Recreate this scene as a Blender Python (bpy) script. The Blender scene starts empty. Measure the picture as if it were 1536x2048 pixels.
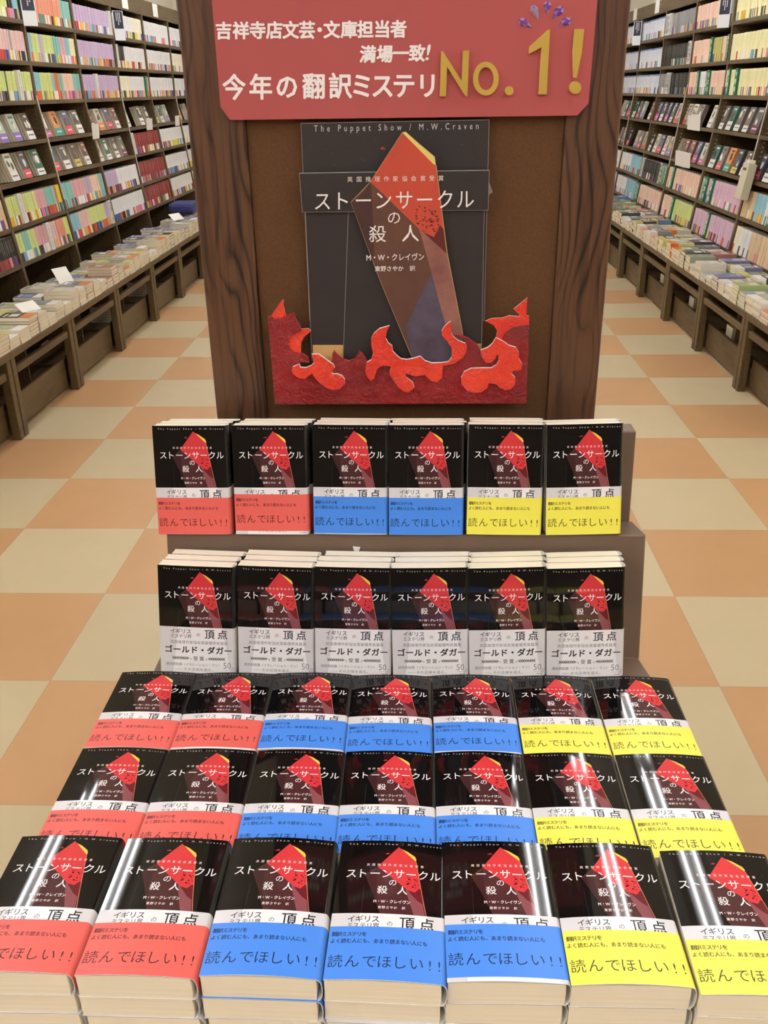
import bpy, bmesh, math, random
from mathutils import Matrix, Vector
random.seed(7)
S = bpy.context.scene
COL = S.collection
H = 1.42                                   # camera height above the floor

# ---------------------------------------------------------------- camera
F = 1800.0
_dy = Vector((841 - 768, 178 - 1024, F)).normalized()
_dz = Vector((834 - 768, 4850 - 1024, F)); _dz -= _dy * _dz.dot(_dy); _dz = -_dz.normalized()
_dx = _dy.cross(_dz)
R = Matrix((_dx, _dy, _dz))                # photo axes (right, down, forward) -> world
cam = bpy.data.cameras.new('camera'); camo = bpy.data.objects.new('camera', cam); COL.objects.link(camo)
cam.sensor_fit = 'HORIZONTAL'; cam.sensor_width = 36.0; cam.lens = F / 1536 * 36.0
cam.clip_start = 0.02
bx, by, bz = R @ Vector((1, 0, 0)), R @ Vector((0, -1, 0)), R @ Vector((0, 0, -1))
camo.matrix_world = Matrix(((bx.x, by.x, bz.x, 0), (bx.y, by.y, bz.y, 0), (bx.z, by.z, bz.z, H), (0, 0, 0, 1)))
S.camera = camo
def ray(px, py): return R @ Vector(((px - 768) / F, (py - 1024) / F, 1.0))
def atY(px, py, Y):
    r = ray(px, py); r = r * (Y / r.y); return Vector((r.x, Y, r.z + H))
def proj(p):
    c = R.transposed() @ Vector((p[0], p[1], p[2] - H))
    if c.z <= 0.01: return (-9999, -9999, c.z)
    return (768 + F * c.x / c.z, 1024 + F * c.y / c.z, c.z)

# ---------------------------------------------------------------- world, exposure
w = bpy.data.worlds.new('world'); S.world = w; w.use_nodes = True
w.node_tree.nodes['Background'].inputs[0].default_value = (0.9, 0.88, 0.85, 1)
w.node_tree.nodes['Background'].inputs[1].default_value = 0.05
S.view_settings.view_transform = 'Standard'; S.view_settings.look = 'None'
S.view_settings.gamma = 1.0; S.view_settings.use_curve_mapping = False
S.view_settings.exposure = 0.0
LAMP = 26.8                                # tube emission strength
LAMP_COL = (0.965, 0.97, 1.02)
CEIL = 2.85
LAMP_X = (-1.65, 0.84, -3.6, 3.1, -0.4)

# ---------------------------------------------------------------- materials
def lin(c):
    c /= 255.0
    return c / 12.92 if c <= 0.04045 else ((c + 0.055) / 1.055) ** 2.4
def rgb(h):
    h = h.lstrip('#'); return tuple(lin(int(h[i:i + 2], 16)) for i in (0, 2, 4)) + (1.0,)
_mats = {}
def M(hexc, rough=0.5, spec=0.5, metal=0.0, coat=0.0, trans=0.0):
    k = (hexc, rough, spec, metal, coat, trans)
    if k in _mats: return _mats[k]
    m = bpy.data.materials.new('paint_' + hexc.lstrip('#')); m.use_nodes = True
    b = m.node_tree.nodes['Principled BSDF']
    b.inputs['Base Color'].default_value = rgb(hexc); b.inputs['Roughness'].default_value = rough
    b.inputs['Specular IOR Level'].default_value = spec; b.inputs['Metallic'].default_value = metal
    b.inputs['Coat Weight'].default_value = coat; b.inputs['Transmission Weight'].default_value = trans
    _mats[k] = m; return m
def nodes_of(name, rough=0.5):
    m = bpy.data.materials.new(name); m.use_nodes = True
    nt = m.node_tree; b = nt.nodes['Principled BSDF']; b.inputs['Roughness'].default_value = rough
    return m, nt, b
def N(nt, t, **kw):
    n = nt.nodes.new(t)
    for k, v in kw.items():
        if k in n.inputs: n.inputs[k].default_value = v
        else: setattr(n, k, v)
    return n
def ramp(nt, stops):
    r = nt.nodes.new('ShaderNodeValToRGB'); e = r.color_ramp.elements
    while len(e) < len(stops): e.new(0.5)
    for i, (p, h) in enumerate(stops): e[i].position = p; e[i].color = rgb(h)
    return r
def wood_mat(name, dark, mid, light, axis='Z', rough=0.45, band=16.0, warp=0.1):
    """grain running along one axis: wandering growth lines plus fine pores"""
    m, nt, b = nodes_of(name, rough); L = nt.links.new
    tc = N(nt, 'ShaderNodeTexCoord'); mp = N(nt, 'ShaderNodeMapping')
    st = {'Z': (1, 1, 0.13), 'Y': (1, 0.13, 1), 'X': (0.13, 1, 1)}[axis]
    mp.inputs['Scale'].default_value = st; L(tc.outputs['Object'], mp.inputs['Vector'])
    mpl = N(nt, 'ShaderNodeMapping'); mpl.inputs['Scale'].default_value = tuple(15 if c == 1 else 4.5 for c in st); L(tc.outputs['Object'], mpl.inputs['Vector'])
    low = N(nt, 'ShaderNodeTexNoise', Scale=1.0, Detail=1.5); L(mpl.outputs[0], low.inputs['Vector'])
    sep = N(nt, 'ShaderNodeSeparateXYZ'); L(mp.outputs[0], sep.inputs[0])
    dist = N(nt, 'ShaderNodeMath', operation='MULTIPLY_ADD'); dist.inputs[1].default_value = warp; L(low.outputs['Fac'], dist.inputs[0]); L(sep.outputs['Z' if axis == 'X' else 'X'], dist.inputs[2])
    sc = N(nt, 'ShaderNodeMath', operation='MULTIPLY'); sc.inputs[1].default_value = band * 1.6; L(dist.outputs[0], sc.inputs[0])
    pg = N(nt, 'ShaderNodeMath', operation='PINGPONG'); pg.inputs[1].default_value = 0.5; L(sc.outputs[0], pg.inputs[0])
    p2 = N(nt, 'ShaderNodeMath', operation='MULTIPLY'); p2.inputs[1].default_value = 2.0; L(pg.outputs[0], p2.inputs[0])
    pq = N(nt, 'ShaderNodeMath', operation='POWER'); pq.inputs[1].default_value = 3.0; L(p2.outputs[0], pq.inputs[0])
    msk = N(nt, 'ShaderNodeTexNoise', Scale=14.0, Detail=2.0); L(mp.outputs[0], msk.inputs['Vector'])
    mcr = ramp(nt, [(0.36, '#000000'), (0.56, '#ffffff')]); L(msk.outputs['Fac'], mcr.inputs[0])
    pp = N(nt, 'ShaderNodeMath', operation='MULTIPLY'); L(pq.outputs[0], pp.inputs[0]); L(mcr.outputs[0], pp.inputs[1])
    mp2 = N(nt, 'ShaderNodeMapping'); mp2.inputs['Scale'].default_value = tuple(100 if c == 1 else 3.5 for c in st)
    L(tc.outputs['Object'], mp2.inputs['Vector'])
    n2 = N(nt, 'ShaderNodeTexNoise', Scale=1.0, Detail=3.0, Roughness=0.6); L(mp2.outputs[0], n2.inputs['Vector'])
    cr2 = ramp(nt, [(0.40, '#000000'), (0.54, '#ffffff')]); L(n2.outputs['Fac'], cr2.inputs[0])
    ma = N(nt, 'ShaderNodeMath', operation='MULTIPLY_ADD'); ma.inputs[1].default_value = -0.75; ma.inputs[2].default_value = 0.66; L(pp.outputs[0], ma.inputs[0])
    mb_ = N(nt, 'ShaderNodeMath', operation='MULTIPLY_ADD'); mb_.inputs[1].default_value = 0.38; L(cr2.outputs[0], mb_.inputs[0]); L(ma.outputs[0], mb_.inputs[2])
    cr = ramp(nt, [(0.15, dark), (0.6, mid), (1.0, light)]); L(mb_.outputs[0], cr.inputs[0]); L(cr.outputs[0], b.inputs['Base Color'])
    bp = N(nt, 'ShaderNodeBump', Strength=0.08, Distance=0.001); L(n2.outputs['Fac'], bp.inputs['Height']); L(bp.outputs[0], b.inputs['Normal'])
    return m
def noise_mat(name, a, b_, scale, rough=0.5, bump=0.0, stretch=(1, 1, 1), bscale=None):
    m, nt, b = nodes_of(name, rough); L = nt.links.new
    tc = N(nt, 'ShaderNodeTexCoord'); mp = N(nt, 'ShaderNodeMapping'); mp.inputs['Scale'].default_value = stretch
    L(tc.outputs['Object'], mp.inputs['Vector'])
    n = N(nt, 'ShaderNodeTexNoise', Scale=scale, Detail=4.0, Roughness=0.6); L(mp.outputs[0], n.inputs['Vector'])
    cr = ramp(nt, [(0.3, a), (0.7, b_)]); L(n.outputs['Fac'], cr.inputs[0]); L(cr.outputs[0], b.inputs['Base Color'])
    if bump:
        n2 = N(nt, 'ShaderNodeTexNoise', Scale=bscale or scale, Detail=3.0, Roughness=0.6); L(mp.outputs[0], n2.inputs['Vector'])
        bp = N(nt, 'ShaderNodeBump', Strength=bump, Distance=0.004); L(n2.outputs['Fac'], bp.inputs['Height']); L(bp.outputs[0], b.inputs['Normal'])
    return m

PILLAR_WOOD = wood_mat('pillar_oak', '#1c0e07', '#482d1c', '#5e3f29', 'Z', 0.42, 42.0, 0.11)
SHELF_WOOD = wood_mat('shelf_wood', '#44351f', '#56452b', '#625034', 'Y', 0.45, 22.0, 0.06)
TABLE_WOOD = wood_mat('table_wood', '#493920', '#5a472b', '#635032', 'Y', 0.45, 22.0, 0.06)
PANEL_FABRIC = noise_mat('panel_fabric', '#523316', '#623f1c', 420, rough=0.85, bump=0.15)
STAND_PAPER = noise_mat('stand_paper', '#65503f', '#705a49', 9, rough=0.55)
DARK_BACK = M('#33281b', 0.6)
CREAM_WALL = noise_mat('cream_wall', '#ece6d2', '#f0ead8', 5, rough=0.7)
CEIL_MAT = M('#e4e0d6', 0.8)
def page_mat():
    m, nt, b = nodes_of('page_edges', 0.8); L = nt.links.new
    tc = N(nt, 'ShaderNodeTexCoord'); mp = N(nt, 'ShaderNodeMapping'); mp.inputs['Scale'].default_value = (6, 6, 1400)
    L(tc.outputs['Object'], mp.inputs['Vector'])
    n = N(nt, 'ShaderNodeTexNoise', Scale=1.0, Detail=2.0); L(mp.outputs[0], n.inputs['Vector'])
    cr = ramp(nt, [(0.3, '#f1e6cb'), (0.7, '#fbf4e0')]); L(n.outputs['Fac'], cr.inputs[0]); L(cr.outputs[0], b.inputs['Base Color'])
    return m
PAGES = page_mat()
PAGES_PLAIN = M('#e2d6bb', 0.8)
PAPER_WHITE = M('#f2f0ea', 0.6)
def film(name, c1, c2):
    m, nt, b = nodes_of(name, 0.22); L = nt.links.new
    tc = N(nt, 'ShaderNodeTexCoord')
    n0 = N(nt, 'ShaderNodeTexNoise', Scale=14.0, Detail=3.0); L(tc.outputs['Object'], n0.inputs['Vector'])
    cr = ramp(nt, [(0.35, c1), (0.65, c2)]); L(n0.outputs['Fac'], cr.inputs[0]); L(cr.outputs[0], b.inputs['Base Color'])
    n = N(nt, 'ShaderNodeTexNoise', Scale=55.0, Detail=5.0, Roughness=0.65, Distortion=1.6); L(tc.outputs['Object'], n.inputs['Vector'])
    bp = N(nt, 'ShaderNodeBump', Strength=1.0, Distance=0.006); L(n.outputs['Fac'], bp.inputs['Height']); L(bp.outputs[0], b.inputs['Normal'])
    return m
FILM_RED = film('red_film', '#84090e', '#991217'); FILM_ORANGE = film('orange_film', '#e0301c', '#ee4023')
def floor_mat():
    m, nt, b = nodes_of('floor_tiles', 0.38); L = nt.links.new
    g = N(nt, 'ShaderNodeNewGeometry'); sx = N(nt, 'ShaderNodeSeparateXYZ'); L(g.outputs['Position'], sx.inputs[0])
    def cell(out, off, size):
        a = N(nt, 'ShaderNodeMath', operation='ADD'); a.inputs[1].default_value = -off; L(out, a.inputs[0])
        d = N(nt, 'ShaderNodeMath', operation='DIVIDE'); d.inputs[1].default_value = size; L(a.outputs[0], d.inputs[0])
        f = N(nt, 'ShaderNodeMath', operation='FLOOR'); L(d.outputs[0], f.inputs[0])
        fr = N(nt, 'ShaderNodeMath', operation='FRACT'); L(d.outputs[0], fr.inputs[0])
        p = N(nt, 'ShaderNodeMath', operation='PINGPONG'); p.inputs[1].default_value = 0.5; L(fr.outputs[0], p.inputs[0])
        return f, p
    fx, px = cell(sx.outputs[0], -0.989, 0.4425); fy, py = cell(sx.outputs[1], 1.496, 0.4608)
    ad = N(nt, 'ShaderNodeMath', operation='ADD'); L(fx.outputs[0], ad.inputs[0]); L(fy.outputs[0], ad.inputs[1])
    fm = N(nt, 'ShaderNodeMath', operation='FLOORED_MODULO'); fm.inputs[1].default_value = 2.0; L(ad.outputs[0], fm.inputs[0])
    mix = N(nt, 'ShaderNodeMix', data_type='RGBA'); L(fm.outputs[0], mix.inputs[0])
    mix.inputs[6].default_value = rgb('#c2976a'); mix.inputs[7].default_value = rgb('#c5b490')
    cv = N(nt, 'ShaderNodeCombineXYZ'); L(fx.outputs[0], cv.inputs[0]); L(fy.outputs[0], cv.inputs[1])
    wn = N(nt, 'ShaderNodeTexWhiteNoise', noise_dimensions='2D'); L(cv.outputs[0], wn.inputs['Vector'])
    n = N(nt, 'ShaderNodeTexNoise', Scale=6.0, Detail=5.0, Roughness=0.6); L(g.outputs['Position'], n.inputs['Vector'])
    s = N(nt, 'ShaderNodeMath', operation='MULTIPLY_ADD'); s.inputs[1].default_value = 0.08; s.inputs[2].default_value = 0.93; L(wn.outputs['Value'], s.inputs[0])
    s2 = N(nt, 'ShaderNodeMath', operation='MULTIPLY_ADD'); s2.inputs[1].default_value = 0.10; L(n.outputs['Fac'], s2.inputs[0]); L(s.outputs[0], s2.inputs[2])
    mn = N(nt, 'ShaderNodeMath', operation='MINIMUM'); L(px.outputs[0], mn.inputs[0]); L(py.outputs[0], mn.inputs[1])
    gt = N(nt, 'ShaderNodeMath', operation='GREATER_THAN'); gt.inputs[1].default_value = 0.0028; L(mn.outputs[0], gt.inputs[0])
    sm = N(nt, 'ShaderNodeMath', operation='MULTIPLY_ADD'); sm.inputs[1].default_value = 0.22; sm.inputs[2].default_value = 0.74; L(gt.outputs[0], sm.inputs[0])
    s3 = N(nt, 'ShaderNodeMath', operation='MULTIPLY'); L(s2.outputs[0], s3.inputs[0]); L(sm.outputs[0], s3.inputs[1])
    vm = N(nt, 'ShaderNodeVectorMath', operation='SCALE'); L(mix.outputs[2], vm.inputs[0]); L(s3.outputs[0], vm.inputs['Scale'])
    L(vm.outputs[0], b.inputs['Base Color'])
    return m
FLOOR = floor_mat()
def emit(name, col, st):
    m = bpy.data.materials.new(name); m.use_nodes = True; nt = m.node_tree
    b = nt.nodes['Principled BSDF']; b.inputs['Base Color'].default_value = (0.9, 0.9, 0.9, 1)
    b.inputs['Emission Color'].default_value = col + (1,); b.inputs['Emission Strength'].default_value = st
    return m
TUBE = emit('fluorescent_tube', LAMP_COL, LAMP)

# ---------------------------------------------------------------- mesh helpers
class MB:
    def __init__(s): s.v = []; s.f = []; s.m = []; s.mats = []; s.nrm = []
    def mi(s, mat):
        if mat not in s.mats: s.mats.append(mat)
        return s.mats.index(mat)
    def add(s, verts, faces, mat, T=None):
        o = len(s.v)
        s.v += [tuple(T @ Vector(p)) if T else tuple(p) for p in verts]
        s.f += [tuple(i + o for i in f) for f in faces]
        mm = mat if isinstance(mat, list) else [mat] * len(faces)
        s.m += [s.mi(x) for x in mm]
        return s
    def box(s, x0, x1, y0, y1, z0, z1, mat, T=None):
        v = [(x, y, z) for z in (z0, z1) for y in (y0, y1) for x in (x0, x1)]
        f = [(0, 2, 3, 1), (4, 5, 7, 6), (0, 1, 5, 4), (2, 6, 7, 3), (0, 4, 6, 2), (1, 3, 7, 5)]  # -z +z -y +y -x +x
        return s.add(v, f, mat, T)
    def extrude(s, pts, off, front, side=None, back=None):
        """pts: 3D outline seen from the front side; off: vector to the back."""
        n = len(pts); side = side or front
        v = [tuple(p) for p in pts] + [tuple(Vector(p) + off) for p in pts]
        area = Vector((0, 0, 0))
        for i in range(n): area += Vector(pts[i]).cross(Vector(pts[(i + 1) % n]))
        flip = area.dot(off) > 0
        fr = tuple(range(n)); bk = tuple(range(2 * n - 1, n - 1, -1))
        fs = [fr, bk] + [(i, i + n, (i + 1) % n + n, (i + 1) % n) for i in range(n)]
        if flip: fs = [tuple(reversed(f)) for f in fs]
        return s.add(v, fs, [front, back or side] + [side] * n)
    def cyl(s, p0, p1, r, mat, n=10):
        a, b = Vector(p0), Vector(p1); d = (b - a).normalized(); u = d.orthogonal().normalized(); q = d.cross(u)
        v = []
        for c in (a, b):
            for i in range(n):
                t = 2 * math.pi * i / n; v.append(tuple(c + u * (r * math.cos(t)) + q * (r * math.sin(t))))
        f = [(i, (i + 1) % n, n + (i + 1) % n, n + i) for i in range(n)] + [tuple(reversed(range(n))), tuple(range(n, 2 * n))]
        return s.add(v, f, mat)
    def mesh(s, name):
        me = bpy.data.meshes.new(name); me.from_pydata(s.v, [], s.f)
        for m in s.mats: me.materials.append(m)
        me.polygons.foreach_set('material_index', s.m); me.update(); return me
    def build(s, name, parent=None, bevel=0.0):
        o = bpy.data.objects.new(name, s.mesh(name)); COL.objects.link(o)
        if parent: o.parent = parent
        if bevel:
            b = o.modifiers.new('soft', 'BEVEL'); b.width = bevel; b.segments = 2; b.limit_method = 'ANGLE'; b.angle_limit = math.radians(40)
        return o
def tag(o, label, cat, group=None, kind=None):
    if label: o['label'] = label
    if cat: o['category'] = cat
    if group: o['group'] = group
    if kind: o['kind'] = kind
    return o
def empty(name, loc=(0, 0, 0)):
    o = bpy.data.objects.new(name, None); COL.objects.link(o); o.location = loc; o.empty_display_size = 0.05; return o
def child(name, mesh, parent):
    o = bpy.data.objects.new(name, mesh); COL.objects.link(o); o.parent = parent; return o
def structure(mb, name, label):
    return tag(mb.build(name), label, None, None, 'structure')

# text as flat outlines (built-in font)
_tc = {}
def text_flat(body, bold=0.0, shear=0.0, spacing=1.0, res=2):
    k = (body, bold, shear, spacing, res)
    if k in _tc: return _tc[k]
    c = bpy.data.curves.new('t', 'FONT'); c.body = body; c.offset = bold; c.shear = shear; c.space_character = spacing
    c.resolution_u = res; c.fill_mode = 'FRONT'
    o = bpy.data.objects.new('t', c); COL.objects.link(o)
    dg = bpy.context.evaluated_depsgraph_get(); dg.update()
    me = bpy.data.meshes.new_from_object(o.evaluated_get(dg))
    vs = [(v.co.x, v.co.y) for v in me.vertices]; fs = [tuple(p.vertices) for p in me.polygons]
    bpy.data.objects.remove(o); bpy.data.curves.remove(c); bpy.data.meshes.remove(me)
    _tc[k] = (vs, fs); return _tc[k]
class Flat:
    """flat print in millimetres: u to the right, v down from the top edge; d = layer height in mm"""
    def __init__(s): s.p = []
    def poly(s, pts, mat, d): s.p.append(([tuple(p) for p in pts], [tuple(range(len(pts)))], mat, d)); return s
    def rect(s, u0, u1, v0, v1, mat, d): return s.poly([(u0, v1), (u1, v1), (u1, v0), (u0, v0)], mat, d)
    def fit(s, body, u0, u1, v0, v1, mat, d, bold=0.0, shear=0.0, spacing=1.0):
        vs, fs = text_flat(body, min(bold, 0.0), shear, spacing)
        xs = [p[0] for p in vs]; ys = [p[1] for p in vs]; x0, x1, y0, y1 = min(xs), max(xs), min(ys), max(ys)
        r = bold * (v1 - v0) * 0.9
        s.heavy([(u0 + (x - x0) / (x1 - x0) * (u1 - u0), v1 - (y - y0) / (y1 - y0) * (v1 - v0)) for x, y in vs], fs, mat, d, r); return s
    def heavy(s, pts, fs, mat, d, r):
        """a heavier weight: the same outline set several times round a small circle"""
        offs = [(0, 0)] if r <= 0 else [(r * math.cos(t * math.pi / 2 + 0.785), r * math.sin(t * math.pi / 2 + 0.785)) for t in range(4)] if r < 0.9 else [(r * math.cos(t * math.pi / 5), r * math.sin(t * math.pi / 5)) for t in range(10)]
        for k, (a, b) in enumerate(offs): s.p.append(([(u + a, v + b) for u, v in pts], fs, mat, d + 0.002 * k))
    def chars(s, body, centres, vc, size, mat, d, bold=0.0, shear=0.0, wide=1.0):
        for i, ch in enumerate(body):
            if ch in ' \u3000': continue
            c = centres[i]; uc, v_ = (c if isinstance(c, tuple) else (c, vc))
            vs, fs = text_flat(ch, min(bold, 0.0), shear)
            xs = [p[0] for p in vs]; xm = (min(xs) + max(xs)) / 2
            s.heavy([(uc + (x - xm) * size * wide, v_ - (y - 0.38) * size) for x, y in vs], fs, mat, d, bold * size)
        return s
    def spread(s, body, u0, u1, vc, size, mat, d, bold=0.0, wide=1.0):
        n = len(body); st = (u1 - u0) / (n - 1) if n > 1 else 0
        return s.chars(body, [u0 + i * st for i in range(n)], vc, size, mat, d, bold, 0.0, wide)
    def to(s, mb, fn, shift=None):
        for vs, fs, mat, d in s.p: mb.add([fn(u, v, d) for u, v in vs], fs, mat)

# ================================================================= SETTING
X0, X1, Y0, Y1 = -2.68, 2.42, -3.6, 11.0
fl = MB(); fl.box(X0 - 1.6, X1 + 1.6, Y0, Y1, -0.05, 0, FLOOR); structure(fl, 'floor', 'orange and cream checkerboard tile floor')
structure(MB().box(X0 - 1.6, X1 + 1.6, Y0, Y1, CEIL, CEIL + 0.05, CEIL_MAT), 'ceiling', 'plain pale ceiling')
structure(MB().box(X0 - 0.08, X0, 2.5, Y1, 0, CEIL, CREAM_WALL), 'wall_left', 'cream wall behind the left bookcases')
structure(MB().box(X1, X1 + 0.08, 2.5, Y1, 0, CEIL, CREAM_WALL), 'wall_right', 'cream wall behind the right bookcases')
structure(MB().box(X0 - 1.6, X1 + 1.6, Y1, Y1 + 0.08, 0, CEIL, CREAM_WALL), 'wall_back', 'cream wall at the far end of the aisles')
structure(MB().box(X0 - 1.6, X1 + 1.6, Y0 - 0.08, Y0, 0, CEIL, M('#75695a', 0.7)), 'wall_front', 'brown wall behind the camera')
structure(MB().box(X0 - 1.68, X0 - 1.6, Y0, Y1, 0, CEIL, CREAM_WALL), 'wall_left_outer', 'outer cream wall on the left')
structure(MB().box(X1 + 1.6, X1 + 1.68, Y0, Y1, 0, CEIL, CREAM_WALL), 'wall_right_outer', 'outer cream wall on the right')

HOUS = M('#e8e6e0', 0.5)
def lamp_fixture(x, y, label):
    r = empty('ceiling_lamp', (x, y, CEIL))
    MB().box(-0.14, 0.14, -0.63, 0.63, -0.05, 0, HOUS).build('lamp_housing', r)
    for sx in (-0.075, 0.075):
        MB().cyl((sx, -0.6, -0.075), (sx, 0.6, -0.075), 0.016, TUBE, 8).build('lamp_tube', r)
    tag(r, label, 'ceiling lamp', 'twin tube ceiling lamps above the aisles')
_ord = 'first second third fourth fifth sixth seventh eighth ninth tenth eleventh twelfth thirteenth fourteenth fifteenth sixteenth seventeenth eighteenth nineteenth twentieth'.split()
def ordw(n):
    if n <= 20: return _ord[n - 1]
    t = {2: 'twenty', 3: 'thirty', 4: 'forty', 5: 'fifty', 6: 'sixty', 7: 'seventy'}
    a, b = divmod(n, 10)
    return (t[a][:-1] + 'ieth') if b == 0 else t[a] + '-' + _ord[b - 1]
for xi, x in enumerate(LAMP_X):
    aisle = ('left aisle', 'right aisle', 'far left, added fill light', 'far right, added fill light', 'floor behind the camera, added fill light')[xi]
    if xi == 4: ys = [-2.9, -1.62]  # added unseen lamps, lift the light on upright faces
    elif xi > 1: ys = [-2.5, -1.2, 0.4]  # outer side rows, added out of view for ambient and frontal fill
    else: ys = [-1.5 + 1.34 * k for k in range(9)]
    if xi == 0: ys = [y for y in ys if not 3.2 < y < 4.5]
    for k, y in enumerate(ys):
        lamp_fixture(x, y, 'twin tube white ceiling lamp, %s from the front over the %s' % (ordw(k + 1), aisle))

# ================================================================= FEATURED BOOK
BW, BH = 106.0, 158.0                      # mm
G = dict(rough=0.045, spec=0.52)
BLACK = M('#0b0a0b', **G); BRED = M('#cf3a3f', **G); BCRIM = M('#661f25', **G); BMAR1 = M('#3d2224', **G); BMAR2 = M('#4b2a2b', **G)
BPINK = M('#874c53', **G); BYEL = M('#f0c050', **G); BBRN = M('#50302c', **G); BWHT = M('#f4f0f0', **G); BGRY = M('#6f6c6e', **G); BSPK = M('#3a3838', **G)
BBLOT = M('#ad3035', **G)
PG = dict(rough=0.3, spec=0.45)
OBI = M('#d9d7da', **PG); OBIL = M('#f3f2f4', **PG); INK = M('#141214', **PG); INKG = M('#77737a', **PG); INKO = M('#55524a', **PG)
BANDS = {'red': ('#de625a', '#4a1618'), 'blue': ('#4787e4', '#10254e'), 'yellow': ('#eee65a', '#45400f')}
BM = {k: (M(a, 0.42, 0.35), M(b, 0.42, 0.35)) for k, (a, b) in BANDS.items()}

def section(T, b):
    """cover cross-section in mm from the front fore-edge round the spine to the back fore-edge -> pos(s), normal(s), length"""
    pts = []
    fz = lambda x: T + b * (1 - ((x - 50.0) / 50.0) ** 2)
    for i in range(35): x = 101.0 * i / 34; pts.append((x, fz(x)))
    zt = fz(101.0); sl = -2 * b * 51 / 2500.0
    def bez(p0, p1, p2, p3, n):
        for i in range(1, n + 1):
            t = i / n; u = 1 - t
            pts.append(tuple(u ** 3 * p0[k] + 3 * u * u * t * p1[k] + 3 * u * t * t * p2[k] + t ** 3 * p3[k] for k in (0, 1)))
    bez((101, zt), (103.4, zt + sl * 2.4), (106, zt - 1.6), (106.2, T * 0.52), 9)
    bez((106.2, T * 0.52), (106, 1.6), (103.4, 0), (101, 0), 9)
    for i in range(1, 6): pts.append((101.0 * (1 - i / 5), 0.0))
    s = [0.0]
    for i in range(1, len(pts)): s.append(s[-1] + math.dist(pts[i], pts[i - 1]))
    nr = []
    for i in range(len(pts)):
        a = pts[max(0, i - 1)]; c = pts[min(len(pts) - 1, i + 1)]
        dx, dz = c[0] - a[0], c[1] - a[1]; l = math.hypot(dx, dz); nr.append((-dz / l, dx / l))
    def at(q):
        q = min(max(q, 0.0), s[-1])
        lo, hi = 0, len(s) - 1
        while hi - lo > 1:
            m = (lo + hi) // 2
            if s[m] <= q: lo = m
            else: hi = m
        t = (q - s[lo]) / (s[hi] - s[lo])
        p = tuple(pts[lo][k] * (1 - t) + pts[hi][k] * t for k in (0, 1)); n = tuple(nr[lo][k] * (1 - t) + nr[hi][k] * t for k in (0, 1))
        l = math.hypot(*n); return p, (n[0] / l, n[1] / l)
    return at, s, s[-1]

def wrap_mesh(name, T, b, v0, v1, d, mat, flat=None, edge=PAPER_WHITE, jag=0.0, thick=0.22):
    at, sv, L = section(T, b)
    mb = MB(); nrm = []
    def P(s, v, dd):
        (x, z), (nx, nz) = at(s); return ((x + nx * dd) * 1e-3, (BH - v) * 1e-3, (z + nz * dd) * 1e-3), (nx, 0.0, nz)
    ss = list(sv)
    if jag:
        ss = [0.75 * i for i in range(int(L / 0.75) + 1)]
    n = len(ss); vs = []
    for i, s in enumerate(ss):
        vb = v1 + (jag if i % 2 else -jag)
        for v, dd in ((v0, d), (vb, d), (v0, d - thick), (vb, d - thick)):
            p, nn = P(s, v, dd); vs.append(p); nrm.append(nn if dd == d else tuple(-c for c in nn))
    fs, ms = [], []
    for i in range(n - 1):
        a, c = 4 * i, 4 * i + 4
        fs += [(a, a + 1, c + 1, c), (a + 2, c + 2, c + 3, a + 3)]; ms += [mat, edge]
    mb.add(vs, fs, ms)
    ef, ev, em = [], [], []
    for i in range(n - 1):                                   # paper edges (own vertices)
        a, c = 4 * i, 4 * i + 4
        for q in ((a, c, c + 2, a + 2), (a + 1, a + 3, c + 3, c + 1)):
            o = len(ev); ev += [vs[k] for k in q]; ef.append((o, o + 1, o + 2, o + 3)); em.append(edge)
    for a in (0, 4 * (n - 1)):
        o = len(ev); ev += [vs[a], vs[a + 1], vs[a + 3], vs[a + 2]]; ef.append((o, o + 1, o + 2, o + 3)); em.append(edge)
    base = len(mb.v); mb.add(ev, ef, em); nrm += [None] * len(ev)
    if flat:                                                 # printed artwork, sliced so that it follows the curved sheet
        for pv, pf, mt, dd in flat.p:
            bm = bmesh.new(); bv = [bm.verts.new((u, v, 0)) for u, v in pv]
            for f in pf:
                try: bm.faces.new([bv[i] for i in f])
                except ValueError: pass
            us = [u for u, v in pv]; lo, hi = min(us), max(us)
            k = math.ceil(lo / 6 + 1e-6) * 6
            while k < hi:
                bmesh.ops.bisect_plane(bm, geom=bm.verts[:] + bm.edges[:] + bm.faces[:], plane_co=(k, 0, 0), plane_no=(1, 0, 0), dist=1e-5)
                k += 6 if k < 84 else 3
            bm.verts.index_update()
            pp = [P(v.co.x, v.co.y, d + dd) for v in bm.verts]
            fcs = []
            for f in bm.faces:
                ids = [v.index for v in f.verts]
                if f.normal.z > 0: ids.reverse()             # v runs downwards, so a printed face looks at -z here
                fcs.append(tuple(ids))
            mb.add([p for p, _ in pp], fcs, mt); nrm += [q for _, q in pp]
            bm.free()
    me = mb.mesh(name)
    for p in me.polygons: p.use_smooth = True
    cur = [tuple(v.normal) for v in me.vertices]
    me.normals_split_custom_set_from_vertices([q if q else cur[i] for i, q in enumerate(nrm)])
    return me

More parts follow.
